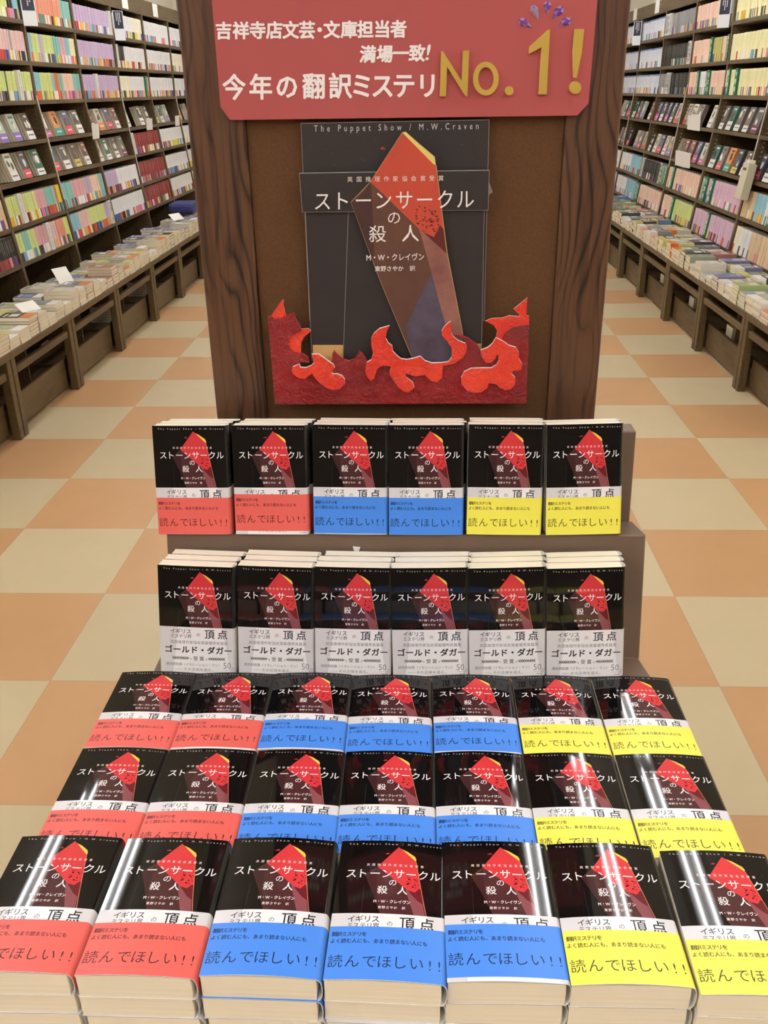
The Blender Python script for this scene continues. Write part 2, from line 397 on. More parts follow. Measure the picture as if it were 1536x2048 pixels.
def cover_art():
    A = Flat()
    o = 2.0
    def pt(l): return [(u, v + o) for u, v in l]
    # standing stone
    A.poly(pt([(38.7, 31.8), (27, 42.2), (33, 55), (62, 136), (75, 136), (85, 136), (93.8, 121), (84, 72), (75.6, 23), (58.3, 5.9)]), BMAR2, 0.03)
    A.poly(pt([(38.7, 31.8), (27, 42.2), (43, 80), (43, 86), (39.2, 60)]), BMAR1, 0.06)
    A.poly(pt([(38.7, 31.8), (27, 42.2), (36.5, 36.6)]), BBRN, 0.08)
    A.poly(pt([(58.3, 5.9), (38.7, 31.8), (66.8, 57), (84.2, 72.8), (75.6, 23)]), BRED, 0.08)
    A.poly(pt([(60.8, 8.2), (75.6, 23), (76.2, 20.8), (74.7, 17.2), (67, 11.4)]), BYEL, 0.10)
    A.poly(pt([(66.8, 57), (70, 69), (76, 88), (77.5, 100), (90, 110), (83.4, 72.5), (80, 68)]), BPINK, 0.08)
    A.poly(pt([(69, 59), (76, 61), (80, 56), (82.5, 58), (84.2, 74.5), (78, 70)]), BCRIM, 0.10)
    A.poly(pt([(75.6, 23), (84.2, 72.8), (93.8, 121), (94.3, 121), (84.7, 72.6), (76.1, 23)]), M('#d98a62', **G), 0.11)
    rnd = random.Random(5)
    for k in range(32):
        cu, cv, r = rnd.uniform(68, 80.5), rnd.uniform(42, 58), rnd.uniform(0.4, 1.1)
        if cu + r > 77.0 + (cv - 30) * 0.14: cu -= 3
        A.poly([(cu + r * rnd.uniform(0.4, 1.3) * math.cos(t * math.pi / 4), cv + r * rnd.uniform(0.3, 1.0) * math.sin(t * math.pi / 4)) for t in range(8)], (BBLOT, M('#97292d', **G))[k % 2], 0.115 + 0.002 * k)
    for k in range(26):
        cu, cv, r, t = rnd.uniform(5, 101), rnd.uniform(10, 86), rnd.uniform(0.4, 1.2), rnd.uniform(0, 3)
        if 26 < cu < 90 and cv > 12: continue
        A.poly([(cu - r * math.cos(t), cv - r * math.sin(t)), (cu + r * math.cos(t), cv + r * math.sin(t)), (cu + 0.25, cv + 0.3)], BSPK, 0.03)
    A.poly([(44.5, 17.4), (48, 15.6), (50, 17.4), (47, 17.8)], BBLOT, 0.03)
    A.rect(27.0, 27.25, 57, 89, BSPK, 0.04)
    d = 0.16
    A.fit('The Puppet Show / M.W.Craven', 8.1, 100.7, 3.4, 6.2, M('#c9c5c5', **G), d, 0.004, 0, 1.9)
    A.spread('英国推理作家協会賞受賞', 29.4, 82, 31.4, 3.3, M('#e9c9c8', **G), d, 0.01)
    A.spread('ストーンサークル', 13.6, 95, 42, 12.0, BWHT, d, 0.006, 0.95)
    A.chars('の', [54.5], 52.6, 8.6, BWHT, d, 0.004)
    A.chars('殺人', [45, 64], 61.6, 10.2, BWHT, d, 0.008)
    A.fit('M・W・クレイヴン', 37.6, 72, 73, 77, BWHT, d, 0.018)
    A.spread('東野さやか\u3000訳', 43.6, 66, 81.9, 3.3, BWHT, d, 0.01)
    return A
def obi_art(full):
    A = Flat()
    A.poly([(26, 89.2), (88.7, 89.2), (98.5, 157.7), (17.5, 157.7)], OBIL, 0.03)
    d = 0.07
    A.spread('イギリス', 18.5, 41, 95.3, 8.0, INK, d, 0.008); A.spread('ミステリ界', 17.8, 41.8, 102.6, 6.4, INK, d, 0.004)
    A.chars('の', [54.2], 99.8, 6.3, INKO, d); A.chars('頂点', [70, 88], 98.4, 14.5, INK, d, 0.014)
    if full:
        A.spread('英国推理作家協会賞最優秀長篇賞', 17.2, 92.6, 111.4, 5.3, INKG, d)
        A.fit('ゴールド・ダガー', 7.5, 100.3, 117, 127.6, INK, d, 0.035)
        A.chars('受賞', [49.8, 58.3], 135.4, 6.8, INKO, d, 0.012)
        for sx, c in ((1, 17.3), (-1, 90.6)):                # laurel sprays
            A.rect(min(c, c + sx * 25), max(c, c + sx * 25), 135.1, 135.5, INKO, d)
            for k in range(8):
                u = c + sx * (1.5 + k * 2.9)
                for q in (-1, 1):
                    A.poly([(u, 135.3), (u + sx * 1.2, 135.3 + q * 0.5), (u - sx * 2.4, 135.3 + q * 2.6), (u - sx * 1.6, 135.3 + q * 1.0)], INKO, d + 0.01)
            u = c + sx * 25
            A.poly([(u, 135.1), (u + sx * 1.5, 136), (u + sx * 1.4, 137.6), (u, 138), (u + sx * 0.8, 137.1), (u + sx * 0.9, 136.3), (u, 135.6)], INKO, d)
        A.fit('連続焼殺魔〈イモレーション・マン〉', 7.5, 83, 142.4, 147, INKG, d)
        A.rect(20.7, 31, 152.0, 152.3, INKG, d); A.fit('その正体を追え。', 33, 73.7, 149.8, 154.2, INKG, d)
        A.fit('50', 88.7, 99, 140.4, 149.2, INKO, d, -0.012); A.chars('周年', [101.2, 101.2 + 2.2], 148.6, 2.3, INKG, d)
        A.fit('ハヤカワ文庫', 89, 102.5, 150.6, 152.6, INKG, d); A.rect(92.5, 101, 154.6, 155.3, INKG, d)
    return A
def strip_art(ink):
    A = Flat(); d = 0.05
    A.spread('翻訳ミステリを', 5.0, 32, 111.9, 5.2, ink, d, 0.02)
    A.fit('よく読む人にも、あまり読まない人にも', 2.4, 88.5, 116.6, 121.4, ink, d, 0.02)
    A.chars('読んでほしい!!', [8.5, 23.5, 38.5, 52, 66, 80, 91.5, 99.6], 139.7, 14.0, ink, d, -0.004)
    return A
def page_block(T, b):
    mb = MB(); top = []
    n = 14
    for i in range(n + 1):
        x = 0.7 + 100.3 * i / n; top.append((x, T - 0.35 + 0.5 * b * (1 - ((x - 50) / 50) ** 2) - 0.25))
    pr = top + [(101.4, T * 0.8), (101.6, T * 0.5), (101.4, T * 0.2), (101, 0.3), (0.7, 0.3)]
    v = [(x * 1e-3, y * 1e-3, z * 1e-3) for y in (0.6, BH - 0.6) for x, z in pr]
    k = len(pr); f = [tuple(range(k)), tuple(reversed(range(k, 2 * k)))] + [(i, (i + 1) % k + 0, (i + 1) % k + k, i + k) for i in range(k)]
    f = [f[0][::-1], f[1][::-1]] + f[2:]
    mb.add(v, f, PAGES); me = mb.mesh('page_block')
    bm = bmesh.new(); bm.from_mesh(me); bmesh.ops.recalc_face_normals(bm, faces=bm.faces); bm.to_mesh(me); bm.free()
    return me
_art = cover_art(); _obi_full = obi_art(True); _obi_top = obi_art(False)
_strip = {k: strip_art(BM[k][1]) for k in BM}
KIND = {}                                   # variant -> meshes
def variant(kind):
    if kind in KIND: return KIND[kind]
    T, b = {'flat': (25.5, 2.6), 'flat2': (25.5, 3.4), 'low': (25.5, 0.25), 'stand': (24.5, 0.9)}[kind]
    art = _art if kind != 'low' else None
    KIND[kind] = dict(T=T, b=b, pages=page_block(T, b), cover=wrap_mesh('cover', T, b, 0, BH, 0.22, BLACK, art),
                      obi=wrap_mesh('paper_band', T, b, 89, 157.8, 0.42, OBI, {'low': None, 'stand': _obi_full}.get(kind, _obi_top)), strip={})
    return KIND[kind]
def strip_mesh(kind, colour):
    K = variant(kind)
    if colour not in K['strip']:
        K['strip'][colour] = wrap_mesh('colour_strip', K['T'], K['b'], 103.6, 157.6, 0.62, BM[colour][0], _strip[colour] if kind != 'low' else None, jag=0.28)
    return K['strip'][colour]
SIZE = 'small '
def featured(kind, colour, mat, label, group, strip_shift=0.0, tscale=1.0):
    r = empty('paperback_book'); K = variant(kind)
    r.matrix_world = mat @ Matrix.Diagonal((1, 1, tscale, 1))
    child('page_block', K['pages'], r); child('cover', K['cover'], r)
    o = child('paper_band', K['obi'], r); o['label'] = 'white printed paper band'
    if colour:
        o = child('colour_strip', strip_mesh(kind, colour), r); o['label'] = '%s printed outer strip' % colour
        o.location = (0, strip_shift, 0)
    tag(r, label, 'book', group); return r
def frame(origin, ax, ay):
    x = Vector(ax).normalized(); z = x.cross(Vector(ay)).normalized(); y = z.cross(x)
    return Matrix(((x.x, y.x, z.x, origin[0]), (x.y, y.y, z.y, origin[1]), (x.z, y.z, z.z, origin[2]), (0, 0, 0, 1)))

# ---- plinth and stepped stand
PL = H - 0.795
MB().box(-0.405, 0.335, 0.53, 1.285, 0, PL, STAND_PAPER).build('display_plinth', bevel=0.003)
tag(bpy.data.objects['display_plinth'], 'brown papered plinth under the piles of black paperbacks', 'plinth')
st = empty('stepped_stand', (0, 1.15, PL))
tag(st, 'brown papered two step stand holding the upright black paperbacks', 'display stand')
def yz(x0, x1, pts, name):
    off = Vector((x1 - x0, 0, 0))
    MB().extrude([(x0, y - 1.15, z + H - PL) for y, z in pts], off, STAND_PAPER).build(name, st, bevel=0.0025)
yz(-0.369, 0.3222, [(1.028, -0.7945), (1.028, -0.7405), (1.117, -0.7625), (1.16, -0.580), (1.244, -0.599), (1.245, -0.7945)], 'lower_step')
yz(-0.366, 0.3185, [(1.2455, -0.7945), (1.2448, -0.5985), (1.2626, -0.461), (1.297, -0.461), (1.297, -0.7945)], 'upper_step')
# torn white scrap on the front of the lower step
sc = MB(); c0 = Vector((-0.092, 1.158 - 1.15, -0.590 + H - PL)); dn = Vector((0, -0.0435, -0.1825)).normalized(); nn = Vector((0, -0.97, 0.23))
sc.extrude([tuple(c0 + Vector((x, 0, 0)) + dn * v + nn * 0.0012) for x, v in ((-0.005, 0.008), (0.006, 0.009), (0.003, 0.018), (0.0005, 0.022), (-0.003, 0.016))], -nn * 0.001, PAPER_WHITE)
sc.build('paper_scrap', st)

names6 = ['leftmost', 'second from left', 'third from left', 'third from right', 'second from right', 'rightmost']
names7 = ['leftmost', 'second from left', 'third from left', 'middle', 'third from right', 'second from right', 'rightmost']
rj = random.Random(3)
# ---- row of uprights on the lower tray
a2 = math.radians(11)
tops2 = [-0.3585, -0.249, -0.1429, -0.0394, 0.0647, 0.1708]
bot2 = [atY(x, 1351, 1.04).x for x in (323, 478, 631, 786, 939, 1093)]
def upright_row(xb, xt, Yb, zb, lean, depth, cols, where, shifts, dx=0.0, T=0.0245):
    for i, (b_, t_) in enumerate(zip(xb, xt)):
        roll = (t_ - b_) / BH * 1000
        up = Vector((roll, math.sin(lean), math.cos(lean))).normalized()
        nx = Vector((0, -math.cos(lean), math.sin(lean)))
        ax = up.cross(nx)
        for k in range(depth[i]):
            jx, jz = (0, 0) if k == 0 else (rj.uniform(-0.003, 0.003) + k * dx, rj.uniform(-0.001, 0.001))
            lift = max(0.0, -ax.z) * 0.107
            o = Vector((b_ + jx, Yb, zb + H)) - nx * (T + 0.0253 * k) + up * (0.0008 + lift)
            c = cols[i]
            if k == 0: lab = 'upright black paperback with %s, front of %s set, %s' % ('white band' if not c else c + ' strip', names6[i], where)
            else: lab = 'black paperback, %s copy of the %s set, %s' % (('second', 'third', 'fourth')[k], names6[i], where) if False else 'black paperback %s behind the front, %s set, %s' % (('one', 'two', 'three')[k - 1], names6[i], where)
            featured('stand', c, frame(o, ax, up), lab, 'black paperbacks standing on the ' + where, shifts[i] if k == 0 else 0.0, 1.0 if k == 0 else 0.92)
upright_row(bot2, tops2, 1.04, -0.7425, a2, [3] * 6, [None] * 6, 'lower step', [0] * 6, 0.0025)
C6 = ['red', 'red', 'blue', 'blue', 'yellow', 'yellow']
bot1 = [atY(x, 1068, 1.155).x for x in (318, 472, 628, 778, 933, 1092)]
top1 = [atY(x, 852, 1.188).x for x in (304, 463, 625, 777, 938, 1094)]
upright_row(bot1, top1, 1.155, -0.5795, math.radians(12), [3, 3, 3, 3, 3, 2], C6, 'upper step', [0.0, 0.005, 0.001, 0.0, 0.0, 0.0], 0.002)

# ---- three rows of flat piles
C7 = ['red', 'red', 'blue', 'blue', 'blue', 'yellow', 'yellow']
def flat_row(xl, yb, ztop, n, where, yaw, shifts, bulge):
    T = (ztop + 0.795) / n
    for i in range(7):
        for k in range(n):
            top = k == n - 1
            j = (0, 0, 0) if top else (rj.uniform(-0.0025, 0.0025), rj.uniform(-0.0015, 0.0015), rj.uniform(-0.006, 0.006))
            a = yaw[i] + j[2]
            o = Vector((xl[i] + j[0], yb[i] + j[1], H - 0.795 + T * k + 0.0002))
            ax = Vector((math.cos(a), math.sin(a), 0)); ay = Vector((-math.sin(a), math.cos(a), 0))
            c = C7[i]
            if top: lab = 'black paperback with %s strip, top of %s pile in the %s flat row' % (c, names7[i], where)
            else: lab = 'black paperback with %s strip, %s below top, %s pile, %s flat row' % (c, ('one', 'two', 'three')[n - 2 - k], names7[i], where)
            kind = 'low' if not top else ('flat2' if bulge[i] else 'flat')
            if not top and not (i == 2 and k == n - 2): c = None; lab = 'black paperback, %s below top, %s pile, %s flat row' % (('one', 'two', 'three')[n - 2 - k], names7[i], where)
            featured(kind, c, frame(o, ax, ay), lab, 'black paperbacks piled flat in the %s row' % where, shifts[i] if top else 0.0, (T * 1000) / 25.5 - (0.0 if top else 0.012))
flat_row([-0.4075, -0.2985, -0.1900, -0.0825, 0.0238, 0.1290, 0.2362], [0.5245, 0.5240, 0.5262, 0.5255, 0.5255, 0.5250, 0.5190], -0.691, 4, 'front',
         [0.006, -0.004, -0.010, -0.026, 0.008, 0.006, -0.016], [0, 0, 0, 0, 0.004, 0, 0], [0, 0, 1, 0, 0, 1, 0])
flat_row([-0.4060, -0.2990, -0.1930, -0.0878, 0.0183, 0.1238, 0.2305], [0.690] * 7, -0.715, 3, 'middle',
         [0.0, 0.002, -0.004, -0.004, 0.0, 0.006, 0.004], [0] * 7, [0, 0, 0, 0, 1, 0, 0])
flat_row([-0.4098, -0.3030, -0.1970, -0.0898, 0.0178, 0.1250, 0.2318], [0.8585, 0.857, 0.8590, 0.855, 0.857, 0.8565, 0.8550], -0.723, 3, 'back',
         [0.0, 0.004, -0.006, 0.004, 0.002, 0.004, 0.006], [0, 0.003, 0.002, 0, 0.002, 0, 0], [0, 0, 0, 0, 0, 0, 1])

# ================================================================= PILLAR WITH SIGN, POSTER, FLAMES
YP = 1.312
pil = empty('display_pillar', (-0.025, YP + 0.25, 0))
tag(pil, 'dark oak end pillar with a brown fabric panel behind the book display', 'pillar')
def P3(px, py, Y): return atY(px, py, Y)
ox, oy = -0.025, YP + 0.25
xl0 = -0.2393 * YP; xr0 = 0.2023 * YP
xl1 = P3(517, 600, YP).x; xr1 = P3(1108, 600, YP).x
PH = 2.3
for nm, a, b_ in (('stile', xl0, xl1), ('stile', xr1, xr0)):
    MB().box(a - ox, b_ - ox, YP - oy, YP + 0.5 - oy, 0, PH, PILLAR_WOOD).build(nm, pil, bevel=0.003)
MB().box(xl1 - ox + 0.0006, xr1 - ox - 0.0006, YP + 0.006 - oy, YP + 0.49 - oy, 0, PH - 0.001, PANEL_FABRIC).build('fabric_panel', pil)

# --- red sign
RED_BOARD = noise_mat('red_card', '#a84b4a', '#ad4f4e', 6, rough=0.7); GOLD = M('#bf9f45', 0.4, 0.5, 0.1); WHITE_CUT = M('#f6efee', 0.6); CARD_EDGE = M('#d8a09a', 0.7)
YS = YP - 0.008
sg = empty('notice_board', tuple(P3(808, 120, YP)))
sgl = Vector(sg.location)
tag(sg, 'red card sign with white and gold lettering at the top of the pillar', 'sign')
def loc(px, py, Y, base): return P3(px, py, Y) - base
ol = [(441, 214), (460, 240), (1155, 231), (1177, 207), (1195, 0), (1196, -22), (1180, -34), (436, -30), (423, -12), (424, 8)]
MB().extrude([loc(x, y, YS, sgl) for x, y in ol], Vector((0, 0.0072, 0)), RED_BOARD, CARD_EDGE).build('board', sg)
def px_flat(base, Y): return lambda u, v, d: tuple(P3(u, v, Y - d * 1e-3) - base)
A = Flat()
A.chars('吉祥寺店文芸', [(c / 3.84 + 420, 61 - i * 0.28) for i, c in enumerate([105, 237, 365, 493, 620, 745])], 0, 36.5, WHITE_CUT, 0.5, 0.033, 0, 0.92)
A.chars('・', [(639.3, 59.5)], 0, 36, WHITE_CUT, 0.5, 0.03)
A.chars('文庫担当者', [(c / 3.84 + 420, 59 - i * 0.3) for i, c in enumerate([935, 1067, 1192, 1322, 1447])], 0, 36.5, WHITE_CUT, 0.5, 0.033, 0, 0.92)
A.chars('満場一致', [(736, 108), (769.6, 107.6), (802, 106), (834, 106)], 0, 36, WHITE_CUT, 0.5, 0.033, 0.08, 0.92)
A.fit('!', 851, 861, 89, 120, WHITE_CUT, 0.5, 0.02, 0.15)
A.chars('今年の翻訳ミステリ', [(468, 174), (521.6, 173.5), (573.6, 172.5), (627, 172), (681, 171.5), (723, 171), (765, 171), (808, 170.5), (855, 170.5)], 0, 54, WHITE_CUT, 0.5, 0.024, 0, 0.88)
mb = MB(); A.to(mb, px_flat(sgl, YS)); o = mb.build('white_lettering', sg); o['label'] = 'white cut-out lettering'
z2 = lambda x, y: (820 + x / 3.657, y / 3.657)
def glyph(pts, name):
    MB().extrude([loc(*z2(x, y), YS - 0.005, sgl) for x, y in pts], Vector((0, 0.0049, 0)), GOLD, M('#e3c98a', 0.6)).build(name, sg)['label'] = 'gold cut-out character'
glyph([(218, 705), (228, 373), (240, 373), (378, 590), (388, 370), (433, 370), (420, 705), (408, 705), (272, 488), (263, 705)], 'gold_letter')
ring = MB(); n = 28; vs = []
for Y in (YS - 0.005, YS - 0.0001):
    for rx, ry in ((95, 124), (56, 84)):
        for i in range(n):
            t = 2 * math.pi * i / n; vs.append(tuple(loc(*z2(555 + rx * math.cos(t), 575 - ry * math.sin(t)), Y, sgl)))
fs = []
for i in range(n):
    j = (i + 1) % n
    fs += [(i, n + i, n + j, j), (i, j, 2 * n + j, 2 * n + i), (n + i, 3 * n + i, 3 * n + j, n + j)]
ring.add(vs, fs, [GOLD, M('#e3c98a', 0.6), M('#e3c98a', 0.6)] * n)
ring.build('gold_letter', sg)['label'] = 'gold cut-out character'
def disc(cx, cy, r): return [(cx + r * 0.95 * math.cos(t * math.pi / 11), cy + r * math.sin(t * math.pi / 11)) for t in range(22)]
glyph(disc(727, 664, 33), 'gold_letter')
glyph([(870, 395), (875, 340), (1012, 217), (1025, 217), (1000, 690), (942, 690), (962, 345)], 'gold_numeral')
em = glyph([(1205, 212), (1275, 212), (1258, 380), (1220, 570), (1197, 570), (1190, 380)], 'gold_letter')
glyph(disc(1210, 641, 46), 'gold_letter')
GEM = M('#8f5cc0', 0.05, 1.0, 0.5); GEM2 = M('#c9c4e6', 0.05, 1.0, 0.6)
for k, (tp, bs, wd) in enumerate((((898, 205), (793, 145), 34), ((940, 150), (895, 38), 32), ((1000, 115), (1006, 6), 30), ((1035, 150), (1115, 48), 34), ((1072, 196), (1180, 140), 34))):
    t, b_ = Vector(tp + (0,)), Vector(bs + (0,)); d = b_ - t; q = Vector((-d.y, d.x, 0)).normalized() * wd
    c = t + d * 0.72
    def g3(v, h): return tuple(loc(*z2(v.x, v.y), YS - h, sgl))
    ring_ = [t, t + d * 0.45 + q * 0.62, c + q, b_ + q * 0.35, b_ - q * 0.35, c - q, t + d * 0.45 - q * 0.62]
    top = [t + d * 0.35, c + q * 0.4, t + d * 0.88, c - q * 0.4]
    vv = [g3(p, 0.0002) for p in ring_] + [g3(p, 0.0035) for p in top]
    ff = [(0, 1, 7), (1, 8, 7), (1, 2, 8), (2, 3, 8), (3, 9, 8), (3, 4, 9), (4, 5, 9), (5, 10, 9), (5, 6, 10), (6, 7, 10), (6, 0, 7), (7, 8, 9, 10)]
    gm = MB().add(vv, ff, [GEM if (k != 1 and i % 3) or (k == 1 and i == 4) else GEM2 for i in range(len(ff))])
    gm.build('gem_sticker', sg)['label'] = 'faceted %s gem sticker' % ('clear' if k == 1 else 'purple')

# --- black stone poster in layers
PD = dict(rough=0.6, spec=0.35)
CHAR = noise_mat('charcoal_card', '#282120', '#2c2524', 30, rough=0.6); CHAR_E = M('#b8b0a8', 0.7)
TAN = M('#c99f63', 0.7); PRED = noise_mat('stone_red', '#b9432e', '#c44a33', 12, rough=0.6)
PB1 = noise_mat('stone_dark', '#402420', '#472823', 18, rough=0.6); PB2 = noise_mat('stone_brown', '#55352a', '#66412e', 26, rough=0.6)
PPK = noise_mat('stone_pink', '#7c4a42', '#96655a', 30, rough=0.6); PBL = noise_mat('stone_blue', '#453340', '#585163', 26, rough=0.6)
PCR = M('#5b2420', **PD); PYE = M('#dcc56c', **PD); PLB = M('#7e5434', **PD); PWH = M('#efe9e6', **PD); PSP = M('#5a5250', **PD)
po = empty('stone_poster', tuple(P3(790, 470, YP))); pob = Vector(po.location)
tag(po, 'layered black card poster of a red standing stone fixed on the pillar', 'poster')
yA, yB, yC, yS2 = YP - 0.006, YP - 0.012, YP - 0.018, YP - 0.0195
def board(pts, Y, depth, name, front=CHAR, side=CHAR_E):
    cx = sum(p[0] for p in pts) / len(pts); cy = sum(p[1] for p in pts) / len(pts); mb = MB()
    g = lambda x, y: (x + 0.7 * (1 if x > cx else -1), y + 0.6 * (1 if y > cy else -1))
    mb.extrude([loc(*g(x, y), Y + 0.0004, pob) for x, y in pts], Vector((0, depth - 0.0004, 0)), side, side)
    mb.extrude([loc(x, y, Y, pob) for x, y in pts], Vector((0, 0.00038, 0)), front, front)
    return mb.build(name, po)
board([(602, 247), (978, 240), (968, 640), (620, 640)], yA, 0.0058, 'back_board')
pl_ = board([(611, 425), (697, 425), (686, 735), (625, 735)], yB, 0.0058, 'left_pillar')
MB().extrude([loc(x, y, yB - 0.0003, pob) for x, y in ((625.5, 690), (686, 690), (685, 735), (626.5, 735))], Vector((0, 0.0002, 0)), TAN).build('bare_card', po)['label'] = 'bare tan card at the foot'
board([(697, 425), (968, 420), (963, 690), (962, 735), (686, 735)], yB - 0.0012, 0.007, 'main_panel')
MB().extrude([loc(x, y, yB - 0.0015, pob) for x, y in ((930, 688), (962.5, 687), (962, 735), (930, 735))], Vector((0, 0.0002, 0)), TAN).build('bare_card', po)['label'] = 'bare tan card at the foot'
board([(599, 347), (978, 341), (976, 420), (605, 424)], yC, 0.005, 'lintel')
board([(974, 352), (985, 384), (974, 392)], yB, 0.001, 'folded_tab', M('#8d8578', 0.7), M('#8d8578', 0.7))
so = [(741, 364), (702, 405), (760, 560), (830, 728), (925, 728), (925, 668), (912, 600), (893, 505), (871, 330), (869, 314), (838, 288), (812, 264), (805, 265)]
stn = board(so, yS2, 0.0013, 'stone_cutout', PB2, M('#c9a27a', 0.7))
D = Flat()
D.poly([(805, 265.5), (741, 364), (838, 458), (893, 505), (871, 330)], PRED, 0.12)
D.poly([(741, 364), (702, 405), (748, 525), (748, 480), (744, 400)], PB1, 0.10)
D.poly([(741, 364), (702, 405), (727, 382)], PLB, 0.14)
D.poly([(805, 265.5), (866.5, 328), (871, 330), (869, 314), (838, 288), (812, 264)], PYE, 0.16)
D.poly([(838, 458), (893, 505), (912, 600), (925, 668), (925, 700), (903, 690), (880, 610), (863, 545)], PPK, 0.12)
D.poly([(846, 464), (868, 474), (880, 450), (888, 460), (893, 507), (872, 488)], PCR, 0.16)
D.poly([(863, 545), (880, 610), (905, 700), (900, 728), (830, 728), (810, 656)], PBL, 0.11)
D.poly([(871, 330), (893, 505), (912, 600), (925, 668), (926.5, 668), (913.5, 600), (895, 505), (873, 330)], M('#b08a5c', **PD), 0.2)
rnd = random.Random(11)
for k in range(60):
    cu, cv, r = rnd.uniform(832, 880), rnd.uniform(410, 468), rnd.uniform(1.2, 3.6)
    if cu + r > 876 + (cv - 400) * 0.14 or cu - r < 800 + (cv - 420) * 0.9: continue
    D.poly([(cu + r * rnd.uniform(0.4, 1.3) * math.cos(t * math.pi / 5), cv + r * rnd.uniform(0.3, 1.0) * math.sin(t * math.pi / 5)) for t in range(10)], (M('#7d2a20', **PD), M('#96372a', **PD), PCR)[k % 3], 0.18 + 0.003 * k)
mb = MB(); D.to(mb, lambda u, v, d: tuple(P3(u, v, yS2 - d * 1e-3) - pob)); mb.build('stone_facets', po)
D = Flat()
for k in range(40):
    cu, cv, r, t = rnd.uniform(612, 965), rnd.uniform(262, 338), rnd.uniform(1, 4), rnd.uniform(0, 3)
    if abs(cu - 805) < (cv - 255) * 0.75: continue
    D.poly([(cu - r * math.cos(t), cv - r * math.sin(t)), (cu + r * math.cos(t), cv + r * math.sin(t)), (cu + 0.6, cv + 1)], PSP, 0.15)
D.poly([(760, 297), (766, 292), (772, 299), (764, 299)], M('#a53a2a', **PD), 0.15)
D.fit('The Puppet Show / M.W.Craven', 628, 957, 248, 265, M('#cfc9c4', **PD), 0.15, 0.0, 0, 1.9)
mb = MB(); D.to(mb, lambda u, v, d: tuple(P3(u, v - (u - 790) * 0.016, yA - d * 1e-3) - pob)); mb.build('printed_line', po)
D = Flat()
D.spread('英国推理作家協会賞受賞', 700, 882, 357.5, 11.5, M('#e6d6d0', **PD), 0.7, 0.006)
D.spread('ストーンサークル', 645, 931, 400, 42, PWH, 0.7, 0.0, 0.9)
D.chars('の', [788], 435, 30, PWH, 0.7); D.chars('殺人', [755, 821], 467, 36, PWH, 0.7, 0.004)
D.fit('M・W・クレイヴン', 733, 848, 507, 521, PWH, 0.7, 0.016); D.spread('東野さやか\u3000訳', 755, 825, 537, 11.5, PWH, 0.7, 0.016)
mb = MB(); D.to(mb, lambda u, v, d: tuple(P3(u, v - (u - 790) * 0.014, yS2 - d * 1e-3) - pob)); mb.build('white_lettering', po)['label'] = 'white title lettering'

# --- flame cut-out
a5 = lambda x, y: (520 + x / 5.486, 590 + y / 5.486)
a6 = lambda x, y: (780 + x / 5.12, 580 + y / 5.12)
fp = empty('flame_cutout', tuple(P3(805, 780, YP))); fpb = Vector(fp.location)
tag(fp, 'glossy red and orange flame cut-out along the foot of the stone poster', 'cut-out')
FOAM = M('#f4e8e2', 0.7)
def flame(pts, Y, depth, name, front, side=FOAM):
    return MB().extrude([loc(x, y, Y, fpb) for x, y in pts], Vector((0, depth, 0)), front, side).build(name, fp)
yb0, yb1, yb2 = YP - 0.024, YP - 0.030, YP - 0.036
flame([a5(*p) for p in [(125, 262), (130, 215), (245, 50), (262, 60), (255, 110), (280, 210), (300, 262)]], yb0 + 0.002, 0.0014, 'orange_flame', FILM_ORANGE)
flame([a5(*p) for p in [(455, 372), (530, 365), (562, 395), (480, 465), (450, 530), (447, 665), (330, 640), (290, 540), (300, 450), (360, 400)]], yb0 + 0.002, 0.0014, 'orange_flame', FILM_ORANGE)
base = [a5(165, 1200), a5(85, 240), a5(125, 228), a5(160, 262), a5(230, 258), a5(300, 222), a5(375, 188), a5(386, 255), a5(435, 330), a5(455, 390), a5(375, 432), a5(322, 475), a5(308, 520), a5(330, 590), a5(380, 625),
        a5(470, 645), a5(525, 680), a5(543, 745), a5(500, 740), a5(435, 738), a5(450, 800), a5(560, 800), a5(700, 760), a5(790, 720), a5(795, 640), a5(815, 608), a5(850, 655), a5(900, 695), a5(975, 722), a5(1050, 690), a5(1075, 655), a5(1085, 610), a5(1130, 645), a5(1165, 700), a5(1175, 760), a5(1240, 790), a5(1500, 780),
        a6(60, 790), a6(300, 760), a6(540, 765), a6(660, 745), a6(740, 690), a6(778, 640), a6(785, 560), a6(745, 500), a6(665, 455), a6(720, 460), a6(800, 490), a6(880, 545), a6(915, 590), a6(930, 680), a6(975, 720), a6(1100, 600), a6(1145, 500), a6(1180, 430), a6(1250, 385), a6(1330, 362), a6(1428, 355), a6(1396, 1160)]
flame(base, yb0, 0.0035, 'red_base', FILM_RED, M('#b5393a', 0.5))
flame([(575, 752), (1030, 750), (1028, 796), (578, 798)], yb0 + 0.0036, 0.0202, 'foam_spacer', FOAM)
flame([a6(*p) for p in [(1085, 560), (1085, 490), (1100, 420), (1060, 360), (975, 318), (1040, 290), (1150, 285), (1220, 262), (1320, 270), (1330, 258), (1265, 195), (1408, 78), (1396, 262), (1425, 265), (1425, 380), (1150, 560)]], yb0 + 0.0015, 0.0018, 'orange_flame', FILM_ORANGE)
flame([a5(*p) for p in [(345, 830), (360, 790), (430, 760), (440, 795), (500, 800), (560, 775), (600, 740), (578, 690), (565, 652), (640, 650), (700, 690), (760, 735), (805, 765), (820, 800), (785, 850), (800, 870), (850, 868), (900, 890), (932, 930), (925, 985), (880, 1030), (800, 1045), (720, 1015), (650, 960), (600, 905), (572, 860), (530, 890), (490, 925), (420, 910), (365, 870)]], yb1, 0.0055, 'orange_flame', FILM_ORANGE)
